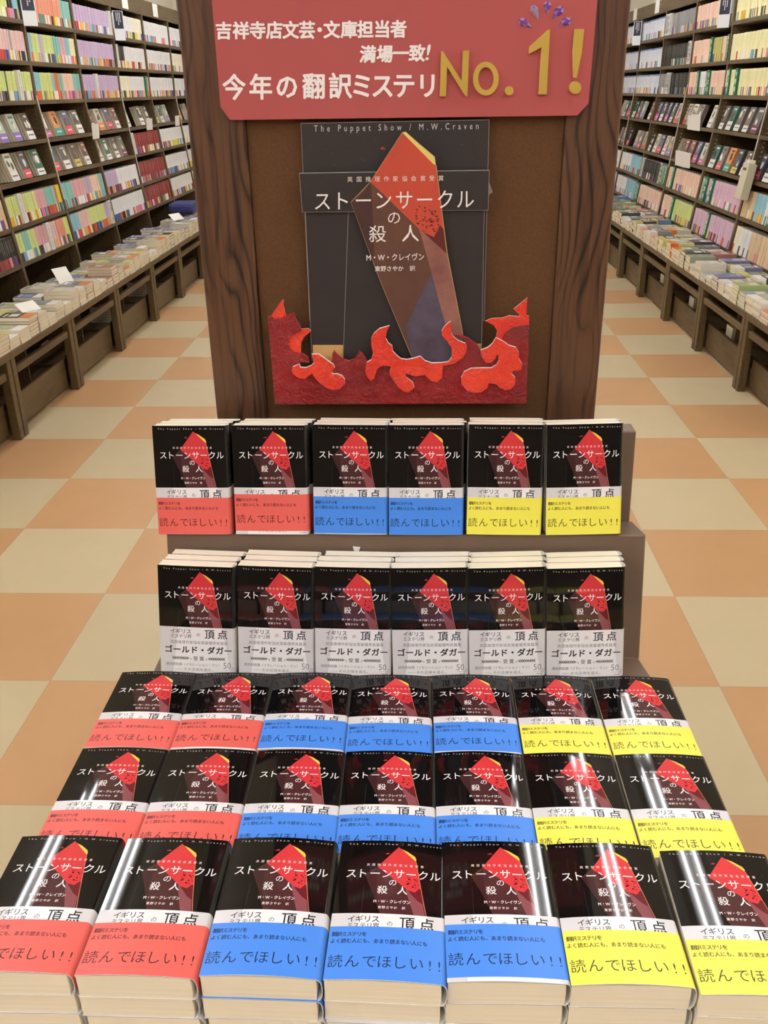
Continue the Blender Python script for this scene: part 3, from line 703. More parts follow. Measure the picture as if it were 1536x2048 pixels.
flame([a5(1170, 740), a5(1220, 715), a5(1240, 640), a5(1222, 560), a5(1220, 480), a5(1250, 420), a5(1310, 370), a5(1422, 338), a5(1388, 410), a5(1380, 480), a5(1410, 530), a5(1450, 560), a5(1458, 620), a5(1500, 665), a6(110, 705), a6(170, 714), a6(240, 702), a6(310, 680), a6(360, 727), a6(430, 750), a6(530, 747), a6(600, 735), a6(634, 690), a6(634, 600), a6(590, 530), a6(533, 470), a6(530, 420), a6(560, 370), a6(622, 320), a6(626, 440), a6(650, 480), a6(700, 520), a6(772, 548), a6(787, 600), a6(780, 640), a6(740, 700), a6(660, 755), a6(540, 777), a6(535, 900), a6(480, 945), a6(420, 930), a6(355, 870), a6(260, 885), a6(165, 855), a6(160, 890), a6(235, 950), a6(248, 1000), a6(190, 1050), a6(140, 1040), a6(90, 1000), a6(40, 930), a5(1425, 880), a5(1420, 855), a5(1442, 785), a5(1350, 775), a5(1290, 810), a5(1270, 860), a5(1250, 920), a5(1215, 945), a5(1175, 900), a5(1155, 840), a5(1160, 780)], yb1, 0.0055, 'orange_flame', FILM_ORANGE)
flame([a6(*p) for p in [(928, 617), (1000, 592), (1050, 550), (1085, 492), (1150, 520), (1220, 570), (1290, 590), (1320, 640), (1320, 700), (1355, 760), (1345, 820), (1260, 830), (1245, 860), (1282, 900), (1280, 970), (1240, 1015), (1180, 1027), (1120, 1000), (1090, 965), (1010, 955), (1000, 1000), (940, 1045), (860, 1057), (790, 1030), (735, 970), (728, 900), (760, 840), (830, 805), (950, 800), (1040, 800), (1090, 770), (1117, 720), (1115, 670), (1097, 660), (1080, 700), (1040, 748), (985, 745), (942, 690)]], yb1, 0.0055, 'orange_flame', FILM_ORANGE)

# ================================================================= BOOKCASES
PAL = dict(white='#e9e7e4', cream='#efe8cf', lime='#cfd98a', lemon='#efe9b4', teal='#86bdb0', aqua='#8fbfcb', pink='#e2bfba', rose='#d9a3a6', peach='#ecc9b2', salmon='#dd9076', orange='#cf7c52',
           lilac='#c4adc9', crimson='#8d2b2c', black='#2a2826', grey='#8d8d8b', beige='#dcc09a', mauve='#bcaebb', olive='#b9b46a', yellow='#e8d24a', green='#1f7a55', tan='#cdb28c', orchid='#d8b4c6', blue='#5d83b5', bluetop='#dfe3ea')
WORD = dict(lime='pale lime', lemon='pale yellow', aqua='pale blue', orchid='pale pink', bluetop='blue and white', crimson='dark red')
BAND = ['#c7473c', '#e0a93c', '#3f5f96', '#efe6da', '#4b4234', '#8f3f3c', '#d9cf3f', '#e8e4de', '#6c4f8c', '#d77d94', '#5f8d7a', '#caa26c', '#efebe4', '#33302e', '#d8663c', '#79a0b8']
BWORD = dict(zip(BAND, ['red', 'amber', 'blue', 'cream', 'dark brown', 'brick red', 'yellow', 'white', 'purple', 'pink', 'green', 'tan', 'white', 'black', 'orange', 'pale blue']))
SP = dict(rough=0.45, spec=0.4)
def mixhex(a, b, t):
    f = lambda h: [int(h.lstrip('#')[i:i + 2], 16) for i in (0, 2, 4)]
    return '#%02x%02x%02x' % tuple(round(x * (1 - t) + y * t) for x, y in zip(f(a), f(b)))
_sm = {}
def spine_geo(mb, T, col, band, var, Tm=None, plain=False):
    """upright book: thickness along x, spine at +y, height z; origin at the foot of the spine edge"""
    h = 0.152 + 0.0007 * (var % 4); d = 0.104
    c = M(PAL.get(col, col), **SP)
    v = []
    sec = [(-T / 2, -d), (-T / 2, -0.002), (-T / 2 + 0.0018, 0), (T / 2 - 0.0018, 0), (T / 2, -0.002), (T / 2, -d)]
    hb = 0.050 if band else 0.0
    zs = [0, hb, h] if band else [0, h]
    bmt = M(band, **SP) if band else c
    for z in zs:
        v += [(x, y, z) for x, y in sec]
    f, m = [], []
    for r in range(len(zs) - 1):
        for i in range(5):
            f.append((r * 6 + i + 1, r * 6 + i, (r + 1) * 6 + i, (r + 1) * 6 + i + 1)); m.append(bmt if (band and r == 0) else c)
    k = (len(zs) - 1) * 6
    f.append((5, 4, 3, 2, 1, 0)[::-1]); m.append(PAGES_PLAIN)
    f.append(tuple(k + i for i in range(6))[::-1]); m.append(PAGES_PLAIN)
    f.append((0, 5, k + 5, k)); m.append(PAGES_PLAIN)
    mb.add(v, f, m, Tm)
    if not plain:
        ink = M({'black': '#8a8780', 'crimson': '#c08a80', 'grey': '#b5b4b0'}.get(col) or mixhex(PAL.get(col, col), '#55514a', 0.30), **SP)
        z = h - 0.010 - 0.003 * (var % 4)
        q = []; fq = []
        for k in range(4 + var % 3):
            l = (0.005, 0.010, 0.0075, 0.013)[(var * 3 + k * k) % 4]; w_ = min(0.0017, T * 0.14)
            o = len(q); q += [(-w_, 0.0003, z - l), (-w_, 0.0003, z), (w_, 0.0003, z), (w_, 0.0003, z - l)]; fq.append((o, o + 1, o + 2, o + 3)); z -= l + (0.0025, 0.0045, 0.003)[(var + k) % 3]
        mb.add(q, fq, ink, Tm)
        if col == 'bluetop':
            mb.add([(-T / 2 + 0.001, 0.0004, h - 0.012), (-T / 2 + 0.001, 0.0004, h), (T / 2 - 0.001, 0.0004, h), (T / 2 - 0.001, 0.0004, h - 0.012)], [(0, 1, 2, 3)], M('#3c62a8', **SP), Tm)
def spine_mesh(T, col, band, var):
    k = (T, col, band, var)
    if k not in _sm:
        mb = MB(); spine_geo(mb, T, col, band, var); _sm[k] = mb.mesh('shelf_paperback')
    return _sm[k]

SIDE = {}
SIDE['left'] = dict(sg=-1, xu=-2.333, sl=0.12, ups=[4.23, 5.085, 5.94, 6.80, 7.655, 8.51, 9.365, 10.22], shelves=[0.405, 0.188, -0.025, -0.24, -0.44, -0.66, -0.852], top=0.715, board=0.60)
SIDE['right'] = dict(sg=1, xu=2.075, sl=0.13, ups=[5.0, 5.945, 6.885, 7.82, 8.755, 9.69, 10.62], shelves=[0.375, 0.142, -0.07, -0.283, -0.53, -0.745, -0.955], top=0.66, board=0.56)
def front_x(sd, z): return sd['xu'] - sd['sg'] * sd['sl'] * max(0.0, -z)
def shelf_frame(sd, y, z, inset=0.004):
    """frame at the front edge of a shelf: local x towards the viewer's left, y out into the aisle, z up along the case front"""
    sg = sd['sg']; lower = z < -0.1
    up = Vector((sg * sd['sl'], 0, 1)).normalized() if lower else Vector((0, 0, 1))
    lx = Vector((0, sg, 0)); out = up.cross(lx)
    o = Vector((front_x(sd, z), y, z + H)) - out * inset + up * 0.0008
    return Matrix(((lx.x, out.x, up.x, o.x), (lx.y, out.y, up.y, o.y), (lx.z, out.z, up.z, o.z), (0, 0, 0, 1)))
bayword = {}
HOLE = M('#b7a88a', 0.5)
def bookcase(side, i):
    sd = SIDE[side]; sg = sd['sg']; y0, y1 = sd['ups'][i], sd['ups'][i + 1]
    r = empty('bookcase', (sd['xu'] + sg * 0.13, (y0 + y1) / 2, 0)); b = Vector(r.location)
    def L(x, y, z): return (x - b.x, y - b.y, z)
    zt = H + sd['top']; xb = sd['xu'] + sg * 0.27
    for ya, yb_ in ((y0, y0 + 0.015), (y1 - 0.015, y1)):
        prof = [(xb, 0.0), (xb, zt), (sd['xu'], zt), (sd['xu'], H), (front_x(sd, -1.0), H - 1.0), (front_x(sd, -1.0), 0.0)]
        mb = MB(); mb.extrude([L(x, ya, z) for x, z in prof], Vector((0, yb_ - ya, 0)), SHELF_WOOD)
        inner = yb_ + 0.0005 if ya == y0 else ya - 0.0005
        for k in range(34):                                     # slotted shelf-pin holes
            z = -0.90 + k * 0.026
            x = front_x(sd, z) + sg * 0.03
            mb.add([L(x, inner, z + H), L(x + sg * 0.012, inner, z + H), L(x + sg * 0.012, inner, z + H + 0.006), L(x, inner, z + H + 0.006)], [(0, 1, 2, 3)], M('#2a2016', 0.6) if side == 'left' else HOLE)
        mb.build('side_panel', r)
    MB().box(*sorted((xb - b.x, xb - b.x - sg * 0.012)), y0 + 0.016 - b.y, y1 - 0.016 - b.y, 0.0, zt - 0.001, DARK_BACK).build('back_panel', r)
    for z in sd['shelves']:
        x = front_x(sd, z); th = 0.024
        mb = MB(); xx = sorted((x - b.x, xb - b.x - sg * 0.014))
        zb_ = z - sd['sl'] * (abs(xb - x) - 0.014) if z < -0.1 else z
        pr = [(x, z + H), (xb - sg * 0.014, zb_ + H), (xb - sg * 0.014, zb_ + H - th), (x, z + H - th)]
        mb.extrude([L(px, y0 + 0.0155, pz) for px, pz in pr], Vector((0, y1 - y0 - 0.031, 0)), SHELF_WOOD); mb.build('shelf', r, bevel=0.002)
    MB().box(*sorted((sd['xu'] - b.x, sd['xu'] + sg * 0.02 - b.x)), y0 + 0.0155 - b.y, y1 - 0.0155 - b.y, H + sd['board'], zt, SHELF_WOOD).build('top_rail', r)
    MB().box(*sorted((sd['xu'] + sg * 0.021 - b.x, xb - b.x - sg * 0.013)), y0 + 0.0155 - b.y, y1 - 0.0155 - b.y, zt - 0.02, zt - 0.0005, SHELF_WOOD).build('top_panel', r)
    if (i % 2 == 0) == (side == 'left') or (side == 'right' and i == 3):
        tr = MB(); za, zb2 = 0.0, -0.60
        p0, p1 = (front_x(sd, za) - sg * 0.003, za + H), (front_x(sd, zb2) - sg * 0.003, zb2 + H)
        tr.extrude([L(p0[0], y0 - 0.003, p0[1]), L(p0[0] + sg * 0.0028, y0 - 0.003, p0[1]), L(p1[0] + sg * 0.0028, y0 - 0.003, p1[1]), L(p1[0], y0 - 0.003, p1[1])], Vector((0, 0.008, 0)), M('#e2ddd0', 0.4))
        tr.build('edge_trim', r)['label'] = 'pale metal edge trim'
    n = i + 1
    tag(r, 'tall dark wood bookcase bay full of paperbacks, %s from the front in the %s row' % (ordw(n), side), 'bookcase', '%s row of bookcases' % side)
for sname in ('left', 'right'):
    for i in range(len(SIDE[sname]['ups']) - 1): bookcase(sname, i)

# --- what stands on the shelves (segments run as seen from the aisle, left to right)
def D(t, st='white'): return ('D', t, st)
W_ = 'white'
ROWS = {
 ('left', 0): {5: [('yellow', 1), ('beige', 1)], 6: [('black', 3)]},
 ('left', 1): {0: [('teal', 3), ('lime', 1.2), ('black', .5), ('aqua', .6)], 1: [('pink', 3), D('ディクスン・カー'), ('pink', 4), ('grey', .3), ('pink', 2.5)], 2: [('lime', 5), ('black', .3), ('lime', 1.5), D('エラリー・クイーン'), ('lime', 2)],
               5: [('lime', 1.4), D('アガサ・クリスティー'), ('pink', .4), ('lime', 1.6), ('rose', 1.2), ('teal', 1.4), ('orange', .3), ('yellow', .4)], 6: [('lime', .6), ('teal', .5), ('lime', .6), ('rose', 1), D('ジョン・ル・カレ'), ('pink', .8), ('salmon', .8), ('lime', .4)]},
 ('left', 2): {0: [D('ハメット'), ('salmon', 4), ('teal', 1.2)], 1: [('aqua', .6), ('lime', .9), ('mauve', .6), ('lime', 1.3), ('teal', 1), ('rose', .9), ('aqua', .7), ('lemon', .8)], 2: [('aqua', .8), ('lime', 1.6), ('aqua', .4), ('orange', .7), ('teal', .5), ('peach', 1.6), ('teal', 1.2)],
               5: [('teal', 1.2), ('rose', 1.4), ('mauve', .8), ('peach', 1), ('teal', .6)], 6: [('aqua', .8), ('pink', .9), ('lime', 1.5), ('lilac', .4), D('ゴダード')]},
 ('left', 3): {0: [('lilac', 4), D('テリー・ブルックス')], 1: [('lilac', 6)], 2: [('lilac', 1.5), D('アーサー・クラーク'), ('lilac', 2.8)], 5: [('lilac', 1.6), ('white', 3)], 6: [('white', 5)]},
 ('left', 4): {0: [('white', 4), ('cream', 2)], 1: [D('サマセット・モーム'), ('black', .9), ('white', 3)], 2: [('cream', 1.2), ('white', 1.6), D('ハーレクイン', 'green'), ('rose', .3)], 4: [D('スティーヴン'), ('crimson', 4)], 5: [('crimson', 5)], 6: [('crimson', 5)]},
 ('left', 5): {0: [('white', 5)], 1: [('white', 5)], 2: [('white', 5)], 4: [('white', 5)], 5: [('white', 5)], 6: [('white', 4)]},
 ('left', 6): {0: [('white', 5)], 1: [('cream', 3), ('crimson', 1)], 2: [('white', 5)], 4: [('white', 3)], 5: [('white', 3)], 6: [('white', 3)]},
 ('right', 0): {5: [('beige', 1), ('aqua', 1), ('white', .5), D('寺山修司', 'green'), ('olive', 2)], 6: [('cream', .8), ('white', 1), ('beige', 4)]},
 ('right', 1): {0: [('lemon', 5), D('貴志祐介', 'green')], 1: [('lemon', 5), D('貴志祐介', 'green'), ('orange', .3)], 2: [('lemon', .4), D('黒川博行', 'green'), ('lemon', .8), D('今野敏', 'green'), ('lemon', 4), D('桜庭一樹', 'green')],
                5: [('lemon', .4), D('坂口安吾', 'green'), D('河野裕', 'green'), ('orchid', .6), D('佐藤一樹', 'green'), ('orchid', 4)], 6: [('orchid', 2), D('志賀直哉', 'green'), ('orchid', 3)]},
 ('right', 2): {0: [('peach', 5), ('aqua', .3)], 1: [('peach', 2.2), D('冲方丁', 'green'), ('olive', 1), ('peach', .6), D('神永ユウリ', 'green')], 2: [('peach', 1.2), D('大沢在昌', 'green'), ('white', .9), D('小川洋子', 'green'), D('恩田陸', 'green'), ('peach', 1.5)],
                5: [('peach', .8), D('恒川光太郎', 'green'), ('peach', 4)], 6: [('peach', 1.8), D('鈴木光司', 'green'), ('lime', 3)]},
 ('right', 3): {0: [D('西村京太郎'), D('赤川次郎'), D('大石圭'), D('アイザック'), ('grey', .4)], 1: [('black', 2.4), D('鈴木光司'), D('仁木悦子')], 2: [('grey', 1), D('森村誠一'), D('内田康夫'), ('black', 2)], 5: [D('江戸川乱歩'), ('black', .5), D('夢野久作'), D('有川浩', 'green'), D('有栖川有栖', 'green'), D('あさのあつこ', 'green'), D('荻原規子', 'green')],
                6: [D('西加奈子', 'green'), D('有川浩', 'green'), ('peach', 4)]},
 ('right', 4): {0: [('bluetop', 5)], 1: [('bluetop', 5)], 2: [('bluetop', 5)], 5: [('white', 2), ('aqua', 2)], 6: [('white', 2), ('aqua', 2)]},
 ('right', 5): {0: [('bluetop', 5)], 1: [('bluetop', 5)], 2: [('bluetop', 5)], 5: [('white', 5)], 6: [('white', 5)]},
}
SHELFW = ['top shelf', 'second shelf', 'third shelf', 'fourth shelf', 'fifth shelf', 'sixth shelf', 'bottom shelf']
rs = random.Random(21)
spines = []                                  # (size in picture, matrix, T, col, band, var, side, bay, row, order)
DIV_W = M('#dcdad2', 0.35); DIV_G = M('#157048', 0.35); DIV_K = M('#2b2a28', 0.5); DIV_T = M('#eef0e6', 0.5)
def visible(p):
    x, y, z = proj(p)
    if not (-6 < x < 1542 and -6 < y < 2054): return False
    if 352 + 0.0976 * y + 2 < x < 1262 - 0.0867 * y - 2: return False
    return True
def divider(side, i, row, Mx, w_, text, style, where):
    mb = MB(); h = 0.160; body = DIV_G if style == 'green' else DIV_W
    mb.box(-w_ / 2, w_ / 2, -0.02, 0.003, 0, h, body); 
    n = len(text); sz = min(w_ * 0.8, (h - 0.024) / max(n, 4) * 0.98)
    A = Flat(); pitch = (h - 0.024) / n if n <= 4 else sz * 1.02
    for k, ch in enumerate(text):
        ch = {'ー': '丨', '・': '・'}.get(ch, ch)
        A.chars(ch, [0.0], 0.010 + pitch * (k + 0.5), sz, DIV_T if style == 'green' else DIV_K, 0, 0.03)
    A.to(mb, lambda u, v, d: (-u, 0.0036 + d * 0.03, h - v))
    o = mb.build('shelf_divider'); o.matrix_world = Mx
    tag(o, '%s divider plate, %s' % ('green' if style == 'green' else 'white', where), 'divider', 'author divider plates on the shelves')
for (side, i), rows in ROWS.items():
    sd = SIDE[side]; sg = sd['sg']; y0, y1 = sd['ups'][i] + 0.018, sd['ups'][i + 1] - 0.018
    for row, segs in rows.items():
        z = sd['shelves'][row]
        near_first = side == 'left'
        nd = sum(1 for s in segs if s[0] == 'D'); dw = 0.046
        free = (y1 - y0) - nd * dw; tot = sum(s[1] for s in segs if s[0] != 'D')
        y = y0 if near_first else y1; step = 1 if near_first else -1
        order = 0; dn_ = 0
        for s in segs:
            if s[0] == 'D':
                yc = y + step * dw / 2; Mx = shelf_frame(sd, yc, z, 0.0); dn_ += 1
                if visible((front_x(sd, z), yc, z + H + 0.08)) or True:
                    divider(side, i, row, Mx, dw - 0.001, s[1], s[2], '%s on %s, %s bay, %s bookcases' % (ordw(dn_) + ' from left', SHELFW[row], ordw(i + 1), side))
                y += step * dw; continue
            end = y + step * free * s[1] / tot
            run = rs.choice(BAND)
            while abs(end - y) > 0.009:
                T = rs.choice((0.013, 0.015, 0.018, 0.021, 0.025))
                if abs(end - y) < T + 0.009: T = round(abs(end - y) - 0.0002, 4)
                if rs.random() < 0.45: run = rs.choice(BAND)
                band = run if rs.random() < 0.8 else None
                if side == 'right' and rs.random() < 0.45: band = None
                yc = y + step * T / 2; var = rs.randrange(9)
                Mx = shelf_frame(sd, yc, z, rs.uniform(0.006, 0.012)); order += 1
                c = Mx @ Vector((0, 0, 0.075)); pr_ = proj(c)
                spines.append(((T + 0.004) / pr_[2] ** 2 if visible(c) else 0.0, Mx, round(T - 0.0004, 4), s[0], band, var, side, i, row, order))
                y += step * T
            y = end
spines.sort(key=lambda t: -t[0])
solo = [s for s in spines[:300] if s[0] > 0]
for (_, Mx, T, col, band, var, side, i, row, order) in solo:
    o = bpy.data.objects.new('shelf_paperback', spine_mesh(T, col, band, var)); COL.objects.link(o); o.matrix_world = Mx
    cw = WORD.get(col, col); bw = (BWORD[band] + ' band') if band else 'no band'
    tag(o, '%s spine with %s, %s from left, %s, %s bay, %s side' % (cw, bw, ordw(order), SHELFW[row], ordw(i + 1), side), 'book', 'paperbacks standing on the %s of the %s bookcases' % (SHELFW[row], side))
mbs = MB()
for (_, Mx, T, col, band, var, side, i, row, order) in spines[len(solo):]:
    spine_geo(mbs, T, col, band, var, Mx)
o = mbs.build('shelf_paperback_rows'); tag(o, 'far rows of thin paperback spines filling the remaining shelves', 'books', None, 'stuff')

# --- face-out copies on the fourth and fifth shelves
FACE = ['#7f8c86', '#4a4650', '#b9b0a0', '#8e5a50', '#3e6b5e', '#59627f', '#c9c3b4', '#6d6a64', '#a89a80', '#d9d5cb', '#d58a4a', '#b5c3b4', '#8a7d74', '#cdb8a0', '#5c5048', '#e0dcc8']
FW = ['grey green', 'charcoal', 'stone coloured', 'brown red', 'deep green', 'slate blue', 'pale grey', 'dark grey', 'khaki', 'off-white', 'orange', 'pale green', 'taupe', 'sand coloured', 'dark brown', 'cream']
FB = ['#d7783a', '#c95a86', '#2f9d8e', '#e2d640', '#e6e2dc', '#6e2f4e', '#d9485c', '#8a6bb0', '#c9bd6a', '#efece6', '#c9514a']
FBW = ['orange', 'pink', 'turquoise', 'yellow', 'white', 'plum', 'red', 'violet', 'olive', 'white', 'brick red']
rf = random.Random(33)
def face_book(seed):
    r_ = random.Random(seed); mb = MB(); wv, h, T = 0.105, 0.151, 0.016
    fi, bi = r_.randrange(len(FACE)), r_.randrange(len(FB)); c = M(FACE[fi], 0.25, 0.5); bc = M(FB[bi], 0.3, 0.45)
    mb.box(-wv / 2, wv / 2 - 0.002, -T + 0.0006, -0.0006, 0.001, h - 0.001, PAGES_PLAIN)
    mb.box(-wv / 2, wv / 2, -0.0006, 0, 0, h, c); mb.box(-wv / 2, wv / 2, -T, -T + 0.0006, 0, h, c)
    mb.box(-wv / 2 - 0.001, -wv / 2, -T, 0, 0, h, c)
    q = lambda x0, x1, z0, z1, mt, d: mb.add([(x0, d, z0), (x0, d, z1), (x1, d, z1), (x1, d, z0)], [(0, 1, 2, 3)], mt)
    hb = r_.choice((0.04, 0.05, 0.056)); q(-wv / 2, wv / 2, 0.001, hb, bc, 0.0003)
    dk = M(r_.choice(('#2e2b2a', '#4b4a4c', '#e9e5da', '#70442f', '#3a4a63')), 0.3)
    for k in range(3):                                       # picture patches
        cx, cz, rr = r_.uniform(-0.025, 0.025), r_.uniform(hb + 0.02, h - 0.045), r_.uniform(0.012, 0.026)
        pts = [(cx + rr * r_.uniform(0.6, 1.1) * math.cos(t * math.pi / 4), 0.0004 + 0.0001 * k, cz + rr * 1.2 * r_.uniform(0.6, 1.1) * math.sin(t * math.pi / 4)) for t in range(8)]
        mb.add(pts[::-1], [tuple(range(8))], (dk, M(FACE[(fi + 5 * k + 3) % len(FACE)], 0.3))[k % 2])
    for k in range(r_.randrange(3, 6)):                      # title block marks
        q(-0.036 + k * 0.014, -0.027 + k * 0.014, h - 0.026, h - 0.014, M('#efece4' if fi in (1, 3, 4, 5, 7, 14) else '#2a2724', 0.3), 0.0008)
    for k in range(4): q(-0.04 + k * 0.02, -0.025 + k * 0.02, hb * 0.45, hb * 0.62, M('#f2efe8' if bi in (0, 1, 2, 5, 6, 7) else '#3a3733', 0.4), 0.0006)
    return mb.mesh('display_paperback'), fi, bi
FACES = [face_book(s) for s in range(28)]
fcount = 0
FROWS = {'left': {1: (3, 4), 2: (3, 4), 3: (3, 4), 4: (3,), 5: (3,), 6: (3,)}, 'right': {0: (3, 4), 1: (3, 4), 2: (3, 4), 3: (3, 4), 4: (3, 4), 5: (3, 4)}}
for side, bays in FROWS.items():
    sd = SIDE[side]
    for i, rws in bays.items():
        y0, y1 = sd['ups'][i] + 0.075, sd['ups'][i + 1] - 0.075
        for row in rws:
            n = 4 if side == 'left' else 5; deep = (5 if i <= 2 else 4 if i == 3 else 3) if side == 'left' else (2 if i <= 2 else 1)
            for k in range(n):
                if rf.random() < (0.12 if k else 0): continue
                y = (y0 if side == 'left' else y0 + 0.1) + (y1 - y0 - 0.12) * (k / (n - 1)) + rf.uniform(-0.006, 0.006); yaw = rf.uniform(-0.05, 0.05)
                seed = rf.randrange(len(FACES)); me, fi, bi = FACES[seed]
                lean = math.radians(10)
                for d_ in range(deep):
                    base = shelf_frame(sd, y, sd['shelves'][row], 0.0)
                    Mx = base @ Matrix.Translation((0, -0.012 - 0.0172 * d_, 0.001 + 0.016 * math.sin(lean))) @ Matrix.Rotation(yaw, 4, 'Z') @ Matrix.Rotation(lean, 4, 'X')
                    c = Mx @ Vector((0, 0, 0.075))
                    if not visible(c): continue
                    o = bpy.data.objects.new('display_paperback', me); COL.objects.link(o); o.matrix_world = Mx; fcount += 1
                    pos = k + 1 if side == 'left' else n - k
                    what = 'face-out %s paperback, %s band' % (FW[fi], FBW[bi]) if d_ == 0 else '%s copy %s behind' % (FW[fi], ('one', 'two', 'three', 'four')[d_ - 1])
                    tag(o, '%s, %s from left, %s, %s bay, %s side' % (what, ordw(pos), SHELFW[row], ordw(i + 1), side), 'book', 'face-out paperbacks on the bookcases')

# --- small signs and price cards on the bookcases
NAVY = M('#22263c', 0.3); CLEAR = M('#e6eaec', 0.15, 0.6); CARD = M('#f1efe6', 0.5)
def shelf_sign(side, y, z, label):
    sd = SIDE[side]; sg = sd['sg']; r = empty('shelf_sign'); r.matrix_world = shelf_frame(sd, y, z, -0.042) @ Matrix.Rotation(math.radians(48) * sg, 4, 'Z')
    MB().box(-0.042, 0.042, 0.0, 0.004, -0.035, 0.165, CLEAR).build('holder', r, bevel=0.001)
    MB().box(-0.036, 0.036, 0.0042, 0.005, 0.045, 0.162, NAVY).build('navy_card', r)
    mb = MB()
    for x, n_ in ((-0.016, 7), (-0.002, 9), (0.012, 6)):
        for k in range(n_): mb.box(x, x + 0.006, 0.0052, 0.0055, 0.146 - k * 0.0095, 0.1525 - k * 0.0095, CARD)
    mb.build('printed_lines', r); tag(r, label, 'sign')
shelf_sign('left', 5.93, 0.405, 'navy card sign in a clear holder on the second bay of the left bookcases')
shelf_sign('left', 7.68, 0.405, 'navy card sign in a clear holder beside white paperbacks, left bookcases')
shelf_sign('right', 6.95, 0.375, 'navy card sign beside peach paperbacks on the right bookcases')
shelf_sign('right', 9.64, 0.375, 'navy card sign near the pillar on the right bookcases')
def card(Mx, w_, h, label, tilt=0.0, cat='price card', name='price_card', yaw=0.0):
    o = MB().box(-w_ / 2, w_ / 2, 0.0, 0.0012, 0, h, CARD).build(name); o.matrix_world = Mx @ Matrix.Translation((0, yaw and 0.03, 0)) @ Matrix.Rotation(yaw, 4, 'Z') @ Matrix.Rotation(tilt, 4, 'X'); tag(o, label, cat); return o
for side, y, z, w_, h, lab in (('left', 6.72, -0.285, 0.055, 0.10, 'white hanging card on the fourth shelf of the third left bay'), ('left', 8.10, -0.28, 0.06, 0.09, 'white hanging card on the fourth shelf of the fifth left bay'), ('left', 9.05, -0.28, 0.05, 0.09, 'white hanging card on the fourth shelf of the sixth left bay'),
                             ('right', 7.30, -0.31, 0.07, 0.10, 'white card hanging under grey face-out books, right bookcases'), ('right', 7.18, -0.31, 0.07, 0.11, 'white card with a black corner hanging at the fourth right shelf'), ('right', 7.40, -0.565, 0.07, 0.11, 'white card, first of three hanging from the fifth right shelf'), ('right', 7.30, -0.565, 0.07, 0.11, 'white card, middle of three hanging from the fifth right shelf'), ('right', 7.20, -0.565, 0.07, 0.11, 'white card, last of three hanging from the fifth right shelf')):
    card(shelf_frame(SIDE[side], y, z, -0.006), w_, h, lab, math.radians(-18), yaw=math.radians(40) * SIDE[side]['sg'])
for side, y, lab in (('left', 8.05, 'cream label card on the top rail of the fifth left bay'), ('left', 8.95, 'cream label card on the top rail of the sixth left bay'), ('right', 9.1, 'cream label card on the top rail of the fifth right bay'), ('right', 10.0, 'cream label card on the top rail nearest the back wall')):
    card(shelf_frame(SIDE[side], y, SIDE[side]['board'] + 0.01, -0.002), 0.16, 0.10, lab, 0, 'label card', 'label_card')
# beige leaflet box on the right bookcase
bxr = empty('leaflet_box'); bxr.matrix_world = shelf_frame(SIDE['right'], 5.90, -0.645, -0.012)
BEI = M('#c9c3a6', 0.45)
MB().box(-0.055, 0.055, 0, 0.004, 0.03, 0.225, BEI).build('back_plate', bxr)
MB().box(-0.11, -0.0, 0.0045, 0.055, 0.0, 0.205, BEI).build('front_box', bxr, bevel=0.004)
MB().box(-0.085, -0.025, 0.0553, 0.0558, 0.165, 0.18, M('#4d4737', 0.5)).build('slot', bxr)
tag(bxr, 'beige plastic leaflet box with a dark slot hanging on the right bookcases', 'box')

# ================================================================= LOW TABLES WITH PILES
def table(side, i, y0, y1):
    sg = SIDE[side]['sg']; xf = -1.81 if side == 'left' else 1.61; xb = front_x(SIDE[side], -1.0) - sg * 0.005
    r = empty('display_table', ((xf + xb) / 2, (y0 + y1) / 2, 0)); b = Vector(r.location)
    def bx_(xa, xc, ya, yc, za, zc, name, mat=TABLE_WOOD, bev=0.003): return MB().box(*sorted((xa - b.x, xc - b.x)), ya - b.y, yc - b.y, za, zc, mat).build(name, r, bevel=bev)
    zt = 0.395
    bx_(xf, xb, y0, y1, zt - 0.032, zt, 'tabletop')
    for ya in (y0 + 0.004, y1 - 0.044):
        bx_(xf + sg * 0.002, xf + sg * 0.042, ya, ya + 0.04, 0, zt - 0.033, 'leg'); bx_(xb - sg * 0.055, xb - sg * 0.002, ya, ya + 0.04, 0, zt - 0.033, 'leg')
    bx_(xf + sg * 0.008, xf + sg * 0.03, y0 + 0.057, y1 - 0.057, 0.285, 0.318, 'front_rail')
    bx_(xf + sg * 0.06, xf + sg * 0.08, y0 + 0.03, y1 - 0.03, 0.015, 0.165, 'kick_panel'); bx_(xf + sg * 0.081, xb - sg * 0.06, y0 + 0.03, y1 - 0.03, 0.10, 0.118, 'lower_shelf', SHELF_WOOD)
    bx_(xb - sg * 0.02, xb - sg * 0.004, y0 + 0.058, y1 - 0.058, 0.12, zt - 0.035, 'back_panel', DARK_BACK, 0)
    bx_(xf + sg * 0.10, xf + sg * 0.30, (y0 + y1) / 2 - 0.006, (y0 + y1) / 2 + 0.006, 0.119, zt - 0.034, 'divider_panel', SHELF_WOOD, 0)
    tag(r, 'low brown wooden table piled with books, %s from the front in the %s row' % (ordw(i + 1), side), 'table', '%s row of low display tables' % side)
TL_ = [3.06, 3.83, 4.592, 5.363, 6.15, 6.91, 7.68, 8.45]
TR_ = [3.76, 4.513, 5.288, 6.053, 6.81, 7.562, 8.32, 9.08]
for i in range(len(TL_) - 1): table('left', i, TL_[i] + 0.001, TL_[i + 1] - 0.001)
for i in range(len(TR_) - 1): table('right', i, TR_[i] + 0.001, TR_[i + 1] - 0.001)
PC = ['#d3cec0', '#9aa08c', '#6f86ab', '#4a4846', '#c4b697', '#a3b277', '#83807a', '#a9776a', '#dcd8cb', '#9ba5a8', '#cfc8a6', '#77769a', '#98958c', '#c6c0b0']
